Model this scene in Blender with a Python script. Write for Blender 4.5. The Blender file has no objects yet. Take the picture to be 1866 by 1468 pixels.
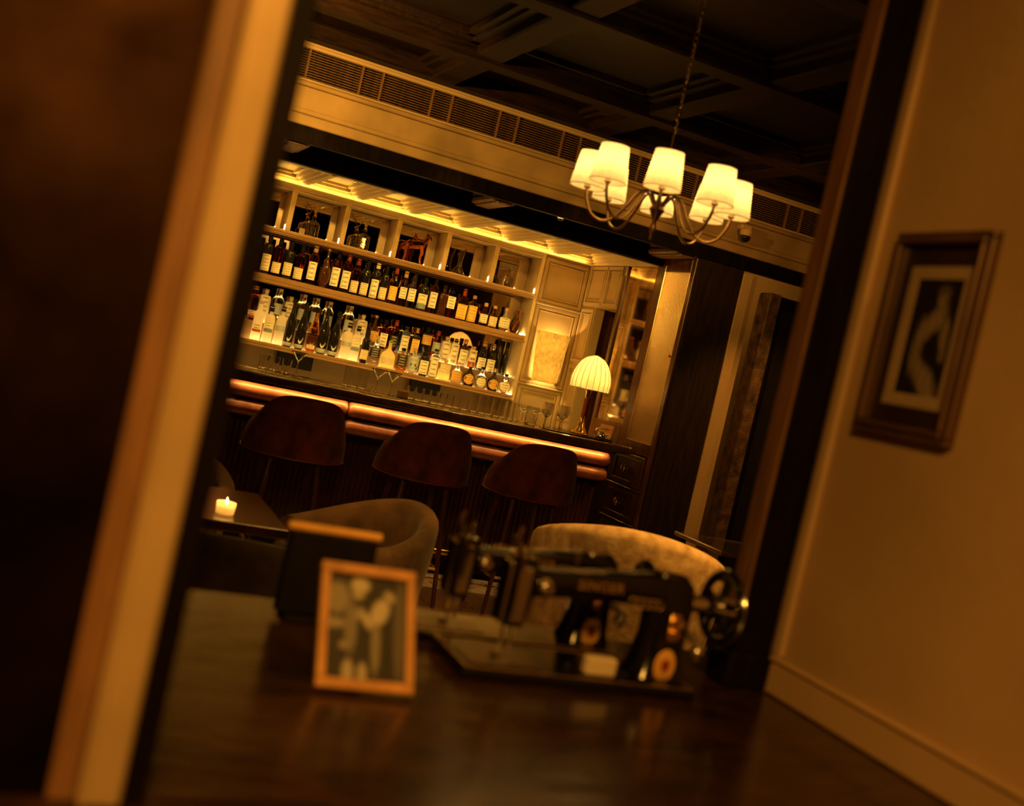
import bpy, bmesh, math, random
from mathutils import Vector, Matrix
random.seed(7)
PI = math.pi
R = math.radians
SC = bpy.context.scene
COL = SC.collection

# ------------------------------------------------------------------ camera
yaw, pit, rol = R(23.0), R(-2.0), R(12.78)
fwd = Vector((math.sin(yaw)*math.cos(pit), math.cos(yaw)*math.cos(pit), math.sin(pit)))
r0 = fwd.cross(Vector((0, 0, 1))).normalized()
u0 = r0.cross(fwd)
rt = r0*math.cos(rol) + u0*math.sin(rol)
up = -r0*math.sin(rol) + u0*math.cos(rol)
cd = bpy.data.cameras.new('camera')
cd.sensor_width = 36.0
cd.lens = 36.0*2000/1866
cd.clip_start = 0.02
cd.dof.use_dof = True
cd.dof.focus_distance = 8.6
cd.dof.aperture_fstop = 2.1
cam = bpy.data.objects.new('camera', cd)
COL.objects.link(cam)
m = Matrix.Identity(4)
for i in range(3):
    m[i][0], m[i][1], m[i][2] = rt[i], up[i], -fwd[i]
m[2][3] = 1.5
cam.matrix_world = m
SC.camera = cam

# ------------------------------------------------------------------ world, colour management
w = bpy.data.worlds.new('world')
SC.world = w
w.use_nodes = True
bg = w.node_tree.nodes['Background']
bg.inputs[0].default_value = (1.0, 0.42, 0.07, 1)
bg.inputs[1].default_value = 0.015
vs = SC.view_settings
vs.view_transform = 'Standard'
vs.look = 'None'
vs.exposure = 0.0
vs.gamma = 1.0
vs.use_curve_mapping = False
SC.cycles.use_denoising = True
SC.cycles.max_bounces = 26
SC.cycles.diffuse_bounces = 4
SC.cycles.glossy_bounces = 5
SC.cycles.transmission_bounces = 24
SC.cycles.transparent_max_bounces = 8
SC.cycles.sample_clamp_indirect = 4.0
SC.cycles.caustics_reflective = False
SC.cycles.caustics_refractive = False
SC.cycles.blur_glossy = 0.5

WARM = (1.0, 0.54, 0.078)
ROOM = (1.0, 0.45, 0.065)
GLOW = (1.0, 0.62, 0.17)

def area(name, loc, rot, sx, sy, power, color=WARM, spread=180):
    l = bpy.data.lights.new(name, 'AREA')
    l.shape = 'RECTANGLE'; l.size = sx; l.size_y = sy
    l.energy = power; l.color = color; l.spread = R(spread)
    o = bpy.data.objects.new(name, l); o.location = loc; o.rotation_euler = rot
    COL.objects.link(o)
    return o

def spot(name, loc, target, power, angle=70, blend=0.6, color=WARM, rad=0.03):
    l = bpy.data.lights.new(name, 'SPOT')
    l.energy = power; l.color = color; l.spot_size = R(angle); l.spot_blend = blend; l.shadow_soft_size = rad
    o = bpy.data.objects.new(name, l); o.location = loc
    d = Vector(target) - Vector(loc)
    o.rotation_euler = d.to_track_quat('-Z', 'Y').to_euler()
    COL.objects.link(o)
    return o

def point(name, loc, power, rad=0.02, color=WARM):
    l = bpy.data.lights.new(name, 'POINT')
    l.energy = power; l.color = color; l.shadow_soft_size = rad
    o = bpy.data.objects.new(name, l); o.location = loc
    COL.objects.link(o)
    return o

# unseen fill strip added behind the counter to wash the back bar and ceiling
area('bar_fill', (2.4, 7.55, 0.95), (R(158), 0, 0), 2.9, 0.12, 19)
# cove strip on top of the niche cornice, washing the bar ceiling
area('cove_light', (2.1, 8.30, 2.44), (R(180), 0, 0), 3.6, 0.02, 12)
# downlights in the bar ceiling
for i, x in enumerate((1.35, 2.02, 2.69, 3.36)):
    spot('downlight', (x, 7.75, 2.43), (x, 8.5, 1.2), 14, 95, 0.8)
# unseen spots added to brighten the bar front, seating, fascia, strip and ledge
for x in (1.2, 2.1, 3.0):
    spot('fill_spot', (x, 6.45, 3.0), (x, 6.75, 0.5), 34, 60, 0.8, ROOM)
spot('fill_spot', (3.2, 3.4, 3.0), (2.8, 4.35, 0.8), 360, 44, 0.8, ROOM)
spot('fill_spot', (1.5, 4.2, 3.0), (1.4, 4.7, 0.6), 70, 60, 0.8, ROOM)
spot('fill_spot', (0.2, 5.0, 2.75), (1.7, 6.72, 2.82), 260, 80, 0.9, WARM)
spot('fill_spot', (3.9, 5.2, 2.7), (4.1, 6.72, 2.8), 24, 80, 0.9, ROOM)
spot('fill_spot', (4.9, 5.2, 3.0), (4.45, 6.72, 1.0), 110, 42, 0.8, ROOM)
spot('fill_spot', (1.5, 1.3, 3.0), (1.1, 2.0, 0.94), 13, 50, 0.8, ROOM)
spot('fill_spot', (0.55, 0.9, 2.9), (0.55, 1.7, 1.0), 26, 26, 0.8, ROOM)
# unseen lights added behind the camera for the passage wall and left screen
area('passage_fill', (-0.35, -0.9, 2.9), (R(18), R(14), 0), 0.5, 0.5, 104, ROOM)
spot('screen_fill', (-0.25, 0.25, 2.6), (0.15, 1.2, 1.5), 15, 40, 0.8, WARM)

# ------------------------------------------------------------------ materials
def nd(nt, t, **kw):
    n = nt.nodes.new(t)
    for k, v in kw.items():
        setattr(n, k, v)
    return n

def mat(name, col, rough=0.5, metal=0.0, var=0.12, scale=6.0, bump=0.0, bscale=60.0, trans=0.0, ior=1.45,
        coat=0.0, emit=0.0, ecol=None, stretch=(1, 1, 1), sheen=0.0, spec=0.5, alt=None, detail=4.0, dist=0.0):
    mt = bpy.data.materials.new(name)
    mt.use_nodes = True
    nt = mt.node_tree
    p = nt.nodes['Principled BSDF']
    tc = nd(nt, 'ShaderNodeTexCoord')
    mp = nd(nt, 'ShaderNodeMapping')
    mp.inputs['Scale'].default_value = stretch
    nt.links.new(tc.outputs['Object'], mp.inputs[0])
    no = nd(nt, 'ShaderNodeTexNoise')
    no.inputs['Scale'].default_value = scale
    no.inputs['Detail'].default_value = detail
    no.inputs['Distortion'].default_value = dist
    nt.links.new(mp.outputs[0], no.inputs['Vector'])
    rp = nd(nt, 'ShaderNodeValToRGB')
    c2 = alt if alt else tuple(c*(1+var*1.5) for c in col)
    c1 = tuple(c*(1-var*2) for c in col) if not alt else col
    rp.color_ramp.elements[0].color = (*[max(0, min(1, c)) for c in c1], 1)
    rp.color_ramp.elements[1].color = (*[max(0, min(1, c)) for c in c2], 1)
    rp.color_ramp.elements[0].position = 0.3
    rp.color_ramp.elements[1].position = 0.7
    nt.links.new(no.outputs['Fac'], rp.inputs[0])
    nt.links.new(rp.outputs[0], p.inputs['Base Color'])
    p.inputs['Roughness'].default_value = rough
    p.inputs['Metallic'].default_value = metal
    p.inputs['Transmission Weight'].default_value = trans
    p.inputs['IOR'].default_value = ior
    p.inputs['Coat Weight'].default_value = coat
    p.inputs['Coat Roughness'].default_value = 0.12
    p.inputs['Specular IOR Level'].default_value = spec
    p.inputs['Sheen Weight'].default_value = sheen
    if emit:
        p.inputs['Emission Color'].default_value = (*(ecol or col), 1)
        p.inputs['Emission Strength'].default_value = emit
    if bump:
        n2 = nd(nt, 'ShaderNodeTexNoise')
        n2.inputs['Scale'].default_value = bscale
        n2.inputs['Detail'].default_value = 3
        nt.links.new(mp.outputs[0], n2.inputs['Vector'])
        b = nd(nt, 'ShaderNodeBump')
        b.inputs['Strength'].default_value = bump
        b.inputs['Distance'].default_value = 0.004
        nt.links.new(n2.outputs['Fac'], b.inputs['Height'])
        nt.links.new(b.outputs[0], p.inputs['Normal'])
    return mt

M = {}
M['cream'] = mat('cream_lacquer', (0.62, 0.47, 0.27), 0.38, var=0.08, scale=3, bump=0.05, bscale=20)
M['panelling'] = mat('panelling_lacquer', (0.38, 0.26, 0.125), 0.42, var=0.1, scale=3, bump=0.05, bscale=20)
M['cream_metal'] = mat('champagne_lacquer', (0.55, 0.38, 0.2), 0.35, metal=0.35, var=0.1, scale=4)
M['shelf'] = mat('oak_lacquer', (0.34, 0.19, 0.085), 0.38, var=0.12, scale=9, stretch=(0.5, 4, 4))
M['splash'] = mat('brown_splashback', (0.16, 0.08, 0.035), 0.4, var=0.1, scale=4)
M['plaster'] = mat('ochre_plaster', (0.50, 0.33, 0.17), 0.75, var=0.1, scale=1.6, bump=0.2, bscale=25)
M['fascia'] = mat('fascia_plaster', (0.42, 0.26, 0.12), 0.7, var=0.2, scale=2.6, detail=3)
M['trim'] = mat('ochre_trim', (0.55, 0.36, 0.19), 0.5, var=0.06, scale=3)
M['wood'] = mat('dark_walnut', (0.020, 0.008, 0.004), 0.55, var=0.3, scale=8, stretch=(6, 6, 0.7), spec=0.3)
M['woodx'] = mat('dark_walnut_beam', (0.018, 0.008, 0.004), 0.5, spec=0.12, var=0.3, scale=8, stretch=(0.7, 6, 6))
M['mahog'] = mat('mahogany', (0.075, 0.024, 0.010), 0.28, var=0.3, scale=7, stretch=(5, 5, 0.6), coat=0.25)
M['blackwood'] = mat('ebonised_wood', (0.006, 0.003, 0.002), 0.5, spec=0.1, var=0.3, scale=6, stretch=(5, 5, 0.8))
M['brownwood'] = mat('oiled_oak', (0.20, 0.095, 0.04), 0.45, var=0.2, scale=8, stretch=(5, 5, 0.7))
M['carved'] = mat('carved_oak', (0.12, 0.06, 0.03), 0.5, var=0.4, scale=14, bump=1.0, bscale=70)
M['marble'] = mat('brown_marble', (0.30, 0.19, 0.11), 0.12, alt=(0.62, 0.47, 0.3), scale=4, dist=2.5, detail=8, coat=0.5)
M['ledge'] = mat('polished_dark_stone', (0.010, 0.004, 0.0015), 0.22, alt=(0.05, 0.02, 0.007), scale=4, dist=1.6, detail=6, coat=0.1, stretch=(1, 3, 1), bump=0.5, bscale=9, spec=0.4)
M['counter'] = mat('counter_stone', (0.035, 0.016, 0.008), 0.12, alt=(0.09, 0.045, 0.02), scale=12, detail=8, coat=0.6)
M['floor'] = mat('stained_oak_floor', (0.12, 0.06, 0.03), 0.22, var=0.3, scale=6, stretch=(0.8, 6, 1), coat=0.3)
M['brass'] = mat('polished_brass', (0.80, 0.52, 0.20), 0.22, metal=1, var=0.06)
M['oldbrass'] = mat('aged_brass', (0.52, 0.32, 0.13), 0.35, metal=1, var=0.2, scale=20)
M['chrome'] = mat('steel', (0.75, 0.7, 0.62), 0.14, metal=1, var=0.04)
M['leather'] = mat('cognac_leather', (0.40, 0.12, 0.04), 0.45, var=0.18, scale=9, bump=0.25, bscale=45, coat=0.6)
M['velvet'] = mat('burgundy_velvet', (0.12, 0.028, 0.012), 0.9, spec=0.15, var=0.35, scale=9, sheen=0.12, bump=0.3, bscale=30)
M['piping'] = mat('burgundy_piping', (0.16, 0.032, 0.018), 0.5, var=0.1)
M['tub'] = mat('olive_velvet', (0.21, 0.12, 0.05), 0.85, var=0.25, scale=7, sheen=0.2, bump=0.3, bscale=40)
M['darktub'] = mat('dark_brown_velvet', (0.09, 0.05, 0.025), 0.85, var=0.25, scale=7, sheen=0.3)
M['chenille'] = mat('mottled_chenille', (0.36, 0.22, 0.10), 0.85, alt=(0.72, 0.5, 0.26), scale=16, detail=6, bump=0.5, bscale=40)
M['enamel'] = mat('black_enamel', (0.006, 0.004, 0.003), 0.16, var=0.2, coat=0.15, spec=0.45)
M['black'] = mat('matt_black', (0.006, 0.004, 0.003), 0.6, var=0.2, spec=0.2)
M['gunmetal'] = mat('gunmetal', (0.14, 0.09, 0.06), 0.25, metal=0.9, var=0.2)
M['goldpaint'] = mat('gold_paint', (0.8, 0.42, 0.1), 0.5, var=0.08)
M['gold'] = mat('gold_transfer', (0.55, 0.33, 0.1), 0.35, metal=0.7, var=0.15, scale=40)
M['frame_wood'] = mat('honey_oak_frame', (0.50, 0.24, 0.075), 0.42, var=0.12, scale=10, stretch=(3, 3, 1))
M['bronzeframe'] = mat('bronze_moulding', (0.13, 0.065, 0.028), 0.38, metal=0.3, var=0.15)
M['matboard'] = mat('cream_mount', (0.62, 0.45, 0.28), 0.8, var=0.05)
M['darkmat'] = mat('dark_mount', (0.05, 0.026, 0.015), 0.35, var=0.2)
M['wax'] = mat('candle_wax', (0.9, 0.75, 0.45), 0.5, emit=1.6, ecol=(1, 0.5, 0.1))
M['flame'] = mat('flame', (1, 0.8, 0.4), 0.5, emit=22, ecol=(1, 0.62, 0.2))
M['red'] = mat('red_lacquer', (0.32, 0.035, 0.015), 0.3, var=0.2)
M['cork'] = mat('cork', (0.5, 0.3, 0.15), 0.7, var=0.15, scale=30)
M['copperglass'] = mat('copper_glass', (0.6, 0.12, 0.04), 0.1, var=0.2, trans=0.4)
M['paper'] = mat('paper', (0.75, 0.6, 0.4), 0.7, var=0.04)

def glass_mat(name, col, rough=0.02, ior=1.4, var=0.04):
    return mat(name, col, rough, var=var, trans=1.0, ior=ior)
G = {
    'clear': glass_mat('clear_glass', (0.96, 0.95, 0.9)),
    'frost': mat('frosted_glass', (0.95, 0.88, 0.75), 0.35, trans=0.75, ior=1.3, var=0.03),
    'milky': mat('milk_glass', (0.92, 0.85, 0.7), 0.35, trans=0.25, ior=1.3, var=0.03),
    'amber': glass_mat('amber_spirit', (0.85, 0.36, 0.08), 0.02, 1.33),
    'redamber': glass_mat('dark_rum', (0.62, 0.12, 0.03), 0.02, 1.33),
    'honey': glass_mat('golden_spirit', (0.95, 0.62, 0.2), 0.02, 1.33),
    'blue': mat('pale_blue_glass', (0.55, 0.72, 0.95), 0.06, trans=0.85, ior=1.33, var=0.03),
    'dark': mat('near_black_glass', (0.012, 0.010, 0.008), 0.05, trans=0.0, coat=0.5, var=0.1),
    'green': mat('dark_green_glass', (0.014, 0.015, 0.008), 0.05, trans=0.2, coat=0.5, var=0.1),
    'brown': mat('dark_brown_glass', (0.09, 0.03, 0.012), 0.05, trans=0.3, coat=0.4, var=0.1),
    'grey': mat('grey_stoneware', (0.33, 0.33, 0.31), 0.35, var=0.06),
    'yellow': mat('yellow_glass', (0.98, 0.72, 0.2), 0.15, trans=0.7, ior=1.33, var=0.03),
}
M['thin'] = glass_mat('barware_glass', (0.98, 0.97, 0.94), 0.0, 1.45)
M['crystal'] = glass_mat('cut_crystal', (0.97, 0.96, 0.92), 0.0, 1.5)

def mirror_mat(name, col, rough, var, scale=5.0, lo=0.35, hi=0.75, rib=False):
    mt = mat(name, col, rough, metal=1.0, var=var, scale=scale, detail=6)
    if rib:
        nt = mt.node_tree
        tc = nd(nt, 'ShaderNodeTexCoord')
        wv = nd(nt, 'ShaderNodeTexWave', wave_type='BANDS', bands_direction='Y')
        wv.inputs['Scale'].default_value = 26
        nt.links.new(tc.outputs['Object'], wv.inputs['Vector'])
        b = nd(nt, 'ShaderNodeBump')
        b.inputs['Strength'].default_value = 0.9
        b.inputs['Distance'].default_value = 0.006
        nt.links.new(wv.outputs['Fac'], b.inputs['Height'])
        nt.links.new(b.outputs[0], nt.nodes['Principled BSDF'].inputs['Normal'])
    return mt
M['mirror'] = mirror_mat('smoked_mirror', (0.62, 0.5, 0.36), 0.02, 0.04)
M['antique'] = mirror_mat('antiqued_mirror', (0.62, 0.47, 0.3), 0.07, 0.22, 9)
M['reeded'] = mirror_mat('reeded_brass_glass', (0.72, 0.52, 0.3), 0.22, 0.12, 3, rib=True)
M['darkmirror'] = mirror_mat('dark_mirror_painted_glints', (0.024, 0.011, 0.004), 0.45, 0.45, 5)  # mottled colour stands in for blurred lamp reflections

def shade_mat(name, col, mix=0.75, emit=0.0, scale=30, var=0.1, glow=None, gs=0.0):
    mt = bpy.data.materials.new(name); mt.use_nodes = True
    nt = mt.node_tree
    for n in list(nt.nodes):
        nt.nodes.remove(n)
    out = nd(nt, 'ShaderNodeOutputMaterial')
    tc = nd(nt, 'ShaderNodeTexCoord'); no = nd(nt, 'ShaderNodeTexNoise')
    no.inputs['Scale'].default_value = scale; no.inputs['Detail'].default_value = 5
    nt.links.new(tc.outputs['Object'], no.inputs['Vector'])
    rp = nd(nt, 'ShaderNodeValToRGB')
    rp.color_ramp.elements[0].position = 0.35; rp.color_ramp.elements[1].position = 0.65
    rp.color_ramp.elements[0].color = (*[c*(1-2*var) for c in col], 1)
    rp.color_ramp.elements[1].color = (*[min(1, c*(1+var)) for c in col], 1)
    nt.links.new(no.outputs['Fac'], rp.inputs[0])
    df = nd(nt, 'ShaderNodeBsdfDiffuse'); tr = nd(nt, 'ShaderNodeBsdfTranslucent'); mx = nd(nt, 'ShaderNodeMixShader')
    mx.inputs[0].default_value = mix
    nt.links.new(rp.outputs[0], df.inputs[0]); nt.links.new(rp.outputs[0], tr.inputs[0])
    nt.links.new(df.outputs[0], mx.inputs[1]); nt.links.new(tr.outputs[0], mx.inputs[2])
    last = mx.outputs[0]
    if glow:
        em = nd(nt, 'ShaderNodeEmission'); em.inputs[1].default_value = gs; em.inputs[0].default_value = (*glow, 1)
        ad = nd(nt, 'ShaderNodeAddShader')
        nt.links.new(last, ad.inputs[0]); nt.links.new(em.outputs[0], ad.inputs[1]); last = ad.outputs[0]
    if emit:
        em = nd(nt, 'ShaderNodeEmission'); em.inputs[1].default_value = emit
        nt.links.new(rp.outputs[0], em.inputs[0])
        ad = nd(nt, 'ShaderNodeAddShader')
        nt.links.new(last, ad.inputs[0]); nt.links.new(em.outputs[0], ad.inputs[1]); last = ad.outputs[0]
    nt.links.new(last, out.inputs[0])
    return mt
M['shade'] = shade_mat('linen_shade', (0.92, 0.8, 0.62), 0.5, 0.0, 60, 0.05, (1.0, 0.56, 0.12), 0.12)
M['silkshade'] = shade_mat('silk_shade', (0.9, 0.72, 0.4), 0.75, 0.0, 8, 0.08)
G['frost'] = shade_mat('frosted_glass_shell', (0.96, 0.9, 0.78), 0.72, 0.0, 12, 0.03)
G['milky'] = shade_mat('milk_glass_shell', (0.94, 0.86, 0.7), 0.6, 0.0, 12, 0.03)
G['yellow'] = shade_mat('yellow_frosted_shell', (0.96, 0.78, 0.36), 0.68, 0.0, 12, 0.05)
M['parchment'] = shade_mat('parchment_shade', (0.9, 0.78, 0.45), 0.7, 0.0, 28, 0.12)

def emis(name, col, s):
    mt = bpy.data.materials.new(name); mt.use_nodes = True
    nt = mt.node_tree
    for n in list(nt.nodes):
        nt.nodes.remove(n)
    out = nd(nt, 'ShaderNodeOutputMaterial'); em = nd(nt, 'ShaderNodeEmission')
    em.inputs[0].default_value = (*col, 1); em.inputs[1].default_value = s
    nt.links.new(em.outputs[0], out.inputs[0])
    return mt
M['led'] = emis('led_glow', (1.0, 0.6, 0.16), 75)
M['ledsoft'] = emis('backlit_glass', (1.0, 0.62, 0.19), 7.0)
M['ledstrip'] = emis('led_strip', (1.0, 0.60, 0.16), 22)
M['bulb'] = emis('bulb_glow', (1.0, 0.66, 0.25), 16)
M['spotface'] = emis('downlight_face', (1.0, 0.8, 0.45), 9)

def pane_mat(name):
    mt = bpy.data.materials.new(name); mt.use_nodes = True
    nt = mt.node_tree
    for n in list(nt.nodes):
        nt.nodes.remove(n)
    out = nd(nt, 'ShaderNodeOutputMaterial'); gl = nd(nt, 'ShaderNodeBsdfGlossy'); tr = nd(nt, 'ShaderNodeBsdfTransparent')
    mx = nd(nt, 'ShaderNodeMixShader'); fr = nd(nt, 'ShaderNodeLayerWeight')
    gl.inputs['Roughness'].default_value = 0.03; fr.inputs[0].default_value = 0.12
    nt.links.new(fr.outputs[1], mx.inputs[0]); nt.links.new(tr.outputs[0], mx.inputs[1]); nt.links.new(gl.outputs[0], mx.inputs[2])
    nt.links.new(mx.outputs[0], out.inputs[0])
    return mt
M['pane'] = pane_mat('picture_glass')

def label_mat(name, paper, ink, rows=5.0, cover=0.5, foot=None):
    mt = bpy.data.materials.new(name); mt.use_nodes = True
    nt = mt.node_tree; p = nt.nodes['Principled BSDF']
    tc = nd(nt, 'ShaderNodeTexCoord'); sp = nd(nt, 'ShaderNodeSeparateXYZ')
    nt.links.new(tc.outputs['Generated'], sp.inputs[0])
    def mth(op, a, b=None):
        n = nd(nt, 'ShaderNodeMath', operation=op)
        for k, v in enumerate((a, b)):
            if v is None: continue
            if isinstance(v, (int, float)): n.inputs[k].default_value = v
            else: nt.links.new(v, n.inputs[k])
        return n.outputs[0]
    z = sp.outputs[2]; x = sp.outputs[0]
    fr = mth('FRACT', mth('MULTIPLY', z, rows))
    line = mth('MULTIPLY', mth('GREATER_THAN', fr, 0.35), mth('LESS_THAN', fr, 0.7))
    no = nd(nt, 'ShaderNodeTexNoise'); no.inputs['Scale'].default_value = 26; no.inputs['Detail'].default_value = 1
    nt.links.new(tc.outputs['Generated'], no.inputs['Vector'])
    brk = mth('GREATER_THAN', no.outputs['Fac'], cover)
    mx = mth('MULTIPLY', mth('GREATER_THAN', x, 0.2), mth('LESS_THAN', x, 0.8))
    ms = mth('MULTIPLY', mth('MULTIPLY', line, brk), mx)
    mc = nd(nt, 'ShaderNodeMix', data_type='RGBA')
    mc.inputs['A'].default_value = (*paper, 1); mc.inputs['B'].default_value = (*ink, 1)
    nt.links.new(ms, mc.inputs['Factor'])
    res = mc.outputs['Result']
    if foot:
        m2 = nd(nt, 'ShaderNodeMix', data_type='RGBA')
        m2.inputs['B'].default_value = (*foot, 1)
        nt.links.new(res, m2.inputs['A']); nt.links.new(mth('LESS_THAN', z, 0.34), m2.inputs['Factor'])
        res = m2.outputs['Result']
    nt.links.new(res, p.inputs['Base Color']); p.inputs['Roughness'].default_value = 0.6
    return mt
L = {
    'cream': label_mat('cream_label', (0.86, 0.74, 0.5), (0.25, 0.13, 0.06)),
    'white': label_mat('white_label', (0.92, 0.85, 0.68), (0.12, 0.07, 0.04), 4, 0.48),
    'yellow': label_mat('yellow_label', (0.85, 0.55, 0.12), (0.3, 0.14, 0.03), 5, 0.52),
    'whitegrey': label_mat('white_and_grey_label', (0.88, 0.82, 0.66), (0.12, 0.1, 0.1), 4, 0.5, foot=(0.22, 0.28, 0.32)),
    'black': label_mat('black_label', (0.02, 0.018, 0.016), (0.7, 0.6, 0.4), 4, 0.5),
    'steel': label_mat('grey_label', (0.42, 0.46, 0.5), (0.8, 0.8, 0.8), 4, 0.55),
    'gold': label_mat('gold_label', (0.75, 0.42, 0.1), (0.25, 0.1, 0.03), 4, 0.5),
    'red': label_mat('white_and_red_label', (0.88, 0.76, 0.54), (0.1, 0.06, 0.05), 3, 0.45, foot=(0.5, 0.07, 0.02)),
}

# ------------------------------------------------------------------ mesh helpers
def NB(): return bmesh.new()

def box(bm, x0, x1, y0, y1, z0, z1, bev=0.0, seg=1):
    vs_ = [bm.verts.new(p) for p in ((x0, y0, z0), (x1, y0, z0), (x1, y1, z0), (x0, y1, z0), (x0, y0, z1), (x1, y0, z1), (x1, y1, z1), (x0, y1, z1))]
    fs = [bm.faces.new([vs_[i] for i in f]) for f in ((0, 3, 2, 1), (4, 5, 6, 7), (0, 1, 5, 4), (1, 2, 6, 5), (2, 3, 7, 6), (3, 0, 4, 7))]
    if bev > 0:
        es = set(e for f in fs for e in f.edges)
        bmesh.ops.bevel(bm, geom=list(es), offset=bev, segments=seg, affect='EDGES', profile=0.5)

def lathe(bm, prof, cx=0, cy=0, cz=0, seg=20, sx=1.0, sy=1.0, power=2.0, a0=0.0, a1=2*PI, rotz=0.0, nobase=False):
    """prof: list of (r, z). power>2 squares the section."""
    full = abs(a1-a0-2*PI) < 1e-6
    n = seg if full else seg+1
    rings = []
    for r, z in prof:
        ring = []
        if r <= 2e-4 and full:
            rings.append([bm.verts.new((cx, cy, cz+z))]*n); continue
        for i in range(n):
            a = a0 + (a1-a0)*i/seg
            c, s = math.cos(a), math.sin(a)
            k = 1.0 if power == 2.0 else (abs(c)**power + abs(s)**power)**(-1.0/power)
            x, y = r*k*c*sx, r*k*s*sy
            if rotz:
                x, y = x*math.cos(rotz)-y*math.sin(rotz), x*math.sin(rotz)+y*math.cos(rotz)
            ring.append(bm.verts.new((cx+x, cy+y, cz+z)))
        rings.append(ring)
    for j in range(len(rings)-1):
        for i in range(seg if not full else n):
            a, b = rings[j][i], rings[j][(i+1) % n]
            c, d = rings[j+1][(i+1) % n], rings[j+1][i]
            q = []
            for v in (a, b, c, d):
                if v not in q: q.append(v)
            if len(q) < 3: continue
            try: bm.faces.new(q)
            except ValueError: pass
    if full and not nobase:
        if prof[0][0] > 2e-4: bm.faces.new(list(reversed(rings[0])))
        if prof[-1][0] > 2e-4: bm.faces.new(rings[-1])
    return rings

def densify(prof):
    """holding points next to every corner of a profile so that smooth shading stays true on the straight runs"""
    out = [prof[0]]
    for (r0_, z0_), (r1_, z1_) in zip(prof, prof[1:]):
        for t in (0.1, 0.9):
            out.append((r0_+(r1_-r0_)*t, z0_+(z1_-z0_)*t))
        out.append((r1_, z1_))
    return out

def tube(bm, pts, rad, seg=10, cap=True):
    pts = [Vector(p) for p in pts]
    rr = rad if isinstance(rad, (list, tuple)) else [rad]*len(pts)
    rings = []
    prev = None
    for i, p in enumerate(pts):
        t = (pts[min(i+1, len(pts)-1)] - pts[max(i-1, 0)]).normalized()
        if prev is None:
            ref = Vector((0, 0, 1)) if abs(t.z) < 0.9 else Vector((1, 0, 0))
            n = t.cross(ref).normalized()
        else:
            n = (prev - t*prev.dot(t)).normalized()
        prev = n
        b = t.cross(n)
        rings.append([bm.verts.new(p + (n*math.cos(2*PI*k/seg) + b*math.sin(2*PI*k/seg))*rr[i]) for k in range(seg)])
    for j in range(len(rings)-1):
        for k in range(seg):
            bm.faces.new((rings[j][k], rings[j][(k+1) % seg], rings[j+1][(k+1) % seg], rings[j+1][k]))
    if cap:
        bm.faces.new(list(reversed(rings[0]))); bm.faces.new(rings[-1])

def sphere(bm, c, r, sx=1, sy=1, sz=1, seg=14, rings=8):
    prof = [(max(1e-5, r*math.sin(PI*i/rings)), -r*math.cos(PI*i/rings)*sz) for i in range(rings+1)]
    lathe(bm, prof, c[0], c[1], c[2], seg, sx, sy)

def sheet(bm, P, thick=0.0, closeu=False):
    """P[j][i] grid of points; optional thickness along the averaged normal."""
    nj, ni = len(P), len(P[0])
    V = [[bm.verts.new(p) for p in row] for row in P]
    for j in range(nj-1):
        for i in range(ni if closeu else ni-1):
            i2 = (i+1) % ni
            try: bm.faces.new((V[j][i], V[j][i2], V[j+1][i2], V[j+1][i]))
            except ValueError: pass
    if thick:
        bm.normal_update()
        bmesh.ops.solidify(bm, geom=bm.faces[:], thickness=thick)
    return V

def obj(name, bm, mt, parent=None, smooth=False, loc=None, ang=40):
    me = bpy.data.meshes.new(name)
    bmesh.ops.recalc_face_normals(bm, faces=bm.faces[:])
    bm.to_mesh(me); bm.free()
    if mt is not None:
        me.materials.append(mt)
    if smooth:
        for p in me.polygons: p.use_smooth = True
        try: me.set_sharp_from_angle(angle=R(ang))
        except Exception: pass
    o = bpy.data.objects.new(name, me)
    COL.objects.link(o)
    if parent is not None: o.parent = parent
    if loc is not None: o.location = loc
    return o

def bobj(name, dims, mt, parent=None, bev=0.0, seg=1, smooth=False):
    bm = NB()
    box(bm, *dims, bev=bev, seg=seg)
    return obj(name, bm, mt, parent, smooth)

def thing(name, label, cat, loc=(0, 0, 0), rotz=0.0, group=None):
    o = bpy.data.objects.new(name, None); COL.objects.link(o)
    o.location = loc; o.rotation_euler = (0, 0, rotz)
    o.empty_display_size = 0.05
    o['label'] = label; o['category'] = cat
    if group: o['group'] = group
    return o

def tag(o, label, cat, group=None):
    o['label'] = label; o['category'] = cat
    if group: o['group'] = group
    return o

def struct(o):
    o['kind'] = 'structure'
    return o

def kids(o): return [c for c in bpy.data.objects if c.parent == o]

def dup(root, loc=None, rotz=None, label=None, group=None, tree=None):
    r = root.copy(); COL.objects.link(r)
    if loc is not None: r.location = loc
    if rotz is not None: r.rotation_euler = (0, 0, rotz)
    if label: r['label'] = label
    if group: r['group'] = group
    for ch, gs in tree:
        c = ch.copy(); COL.objects.link(c); c.parent = r
        for g in gs:
            d = g.copy(); COL.objects.link(d); d.parent = c
    return r

def get_tree(root):
    return [(c, kids(c)) for c in kids(root)]

def ring_frame(bm, axis, pos, u0, u1, z0, z1, w_, d, bev=0.003):
    """four mitre-less rails standing proud of a plane. axis 'y': plane y=pos facing -y; 'x': plane x=pos facing -x"""
    def b(a0, a1, c0, c1):
        if axis == 'y': box(bm, a0, a1, pos-d, pos, c0, c1, bev)
        else: box(bm, pos-d, pos, a0, a1, c0, c1, bev)
    b(u0, u1, z1-w_, z1); b(u0, u1, z0, z0+w_); b(u0, u0+w_, z0+w_, z1-w_); b(u1-w_, u1, z0+w_, z1-w_)

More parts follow.
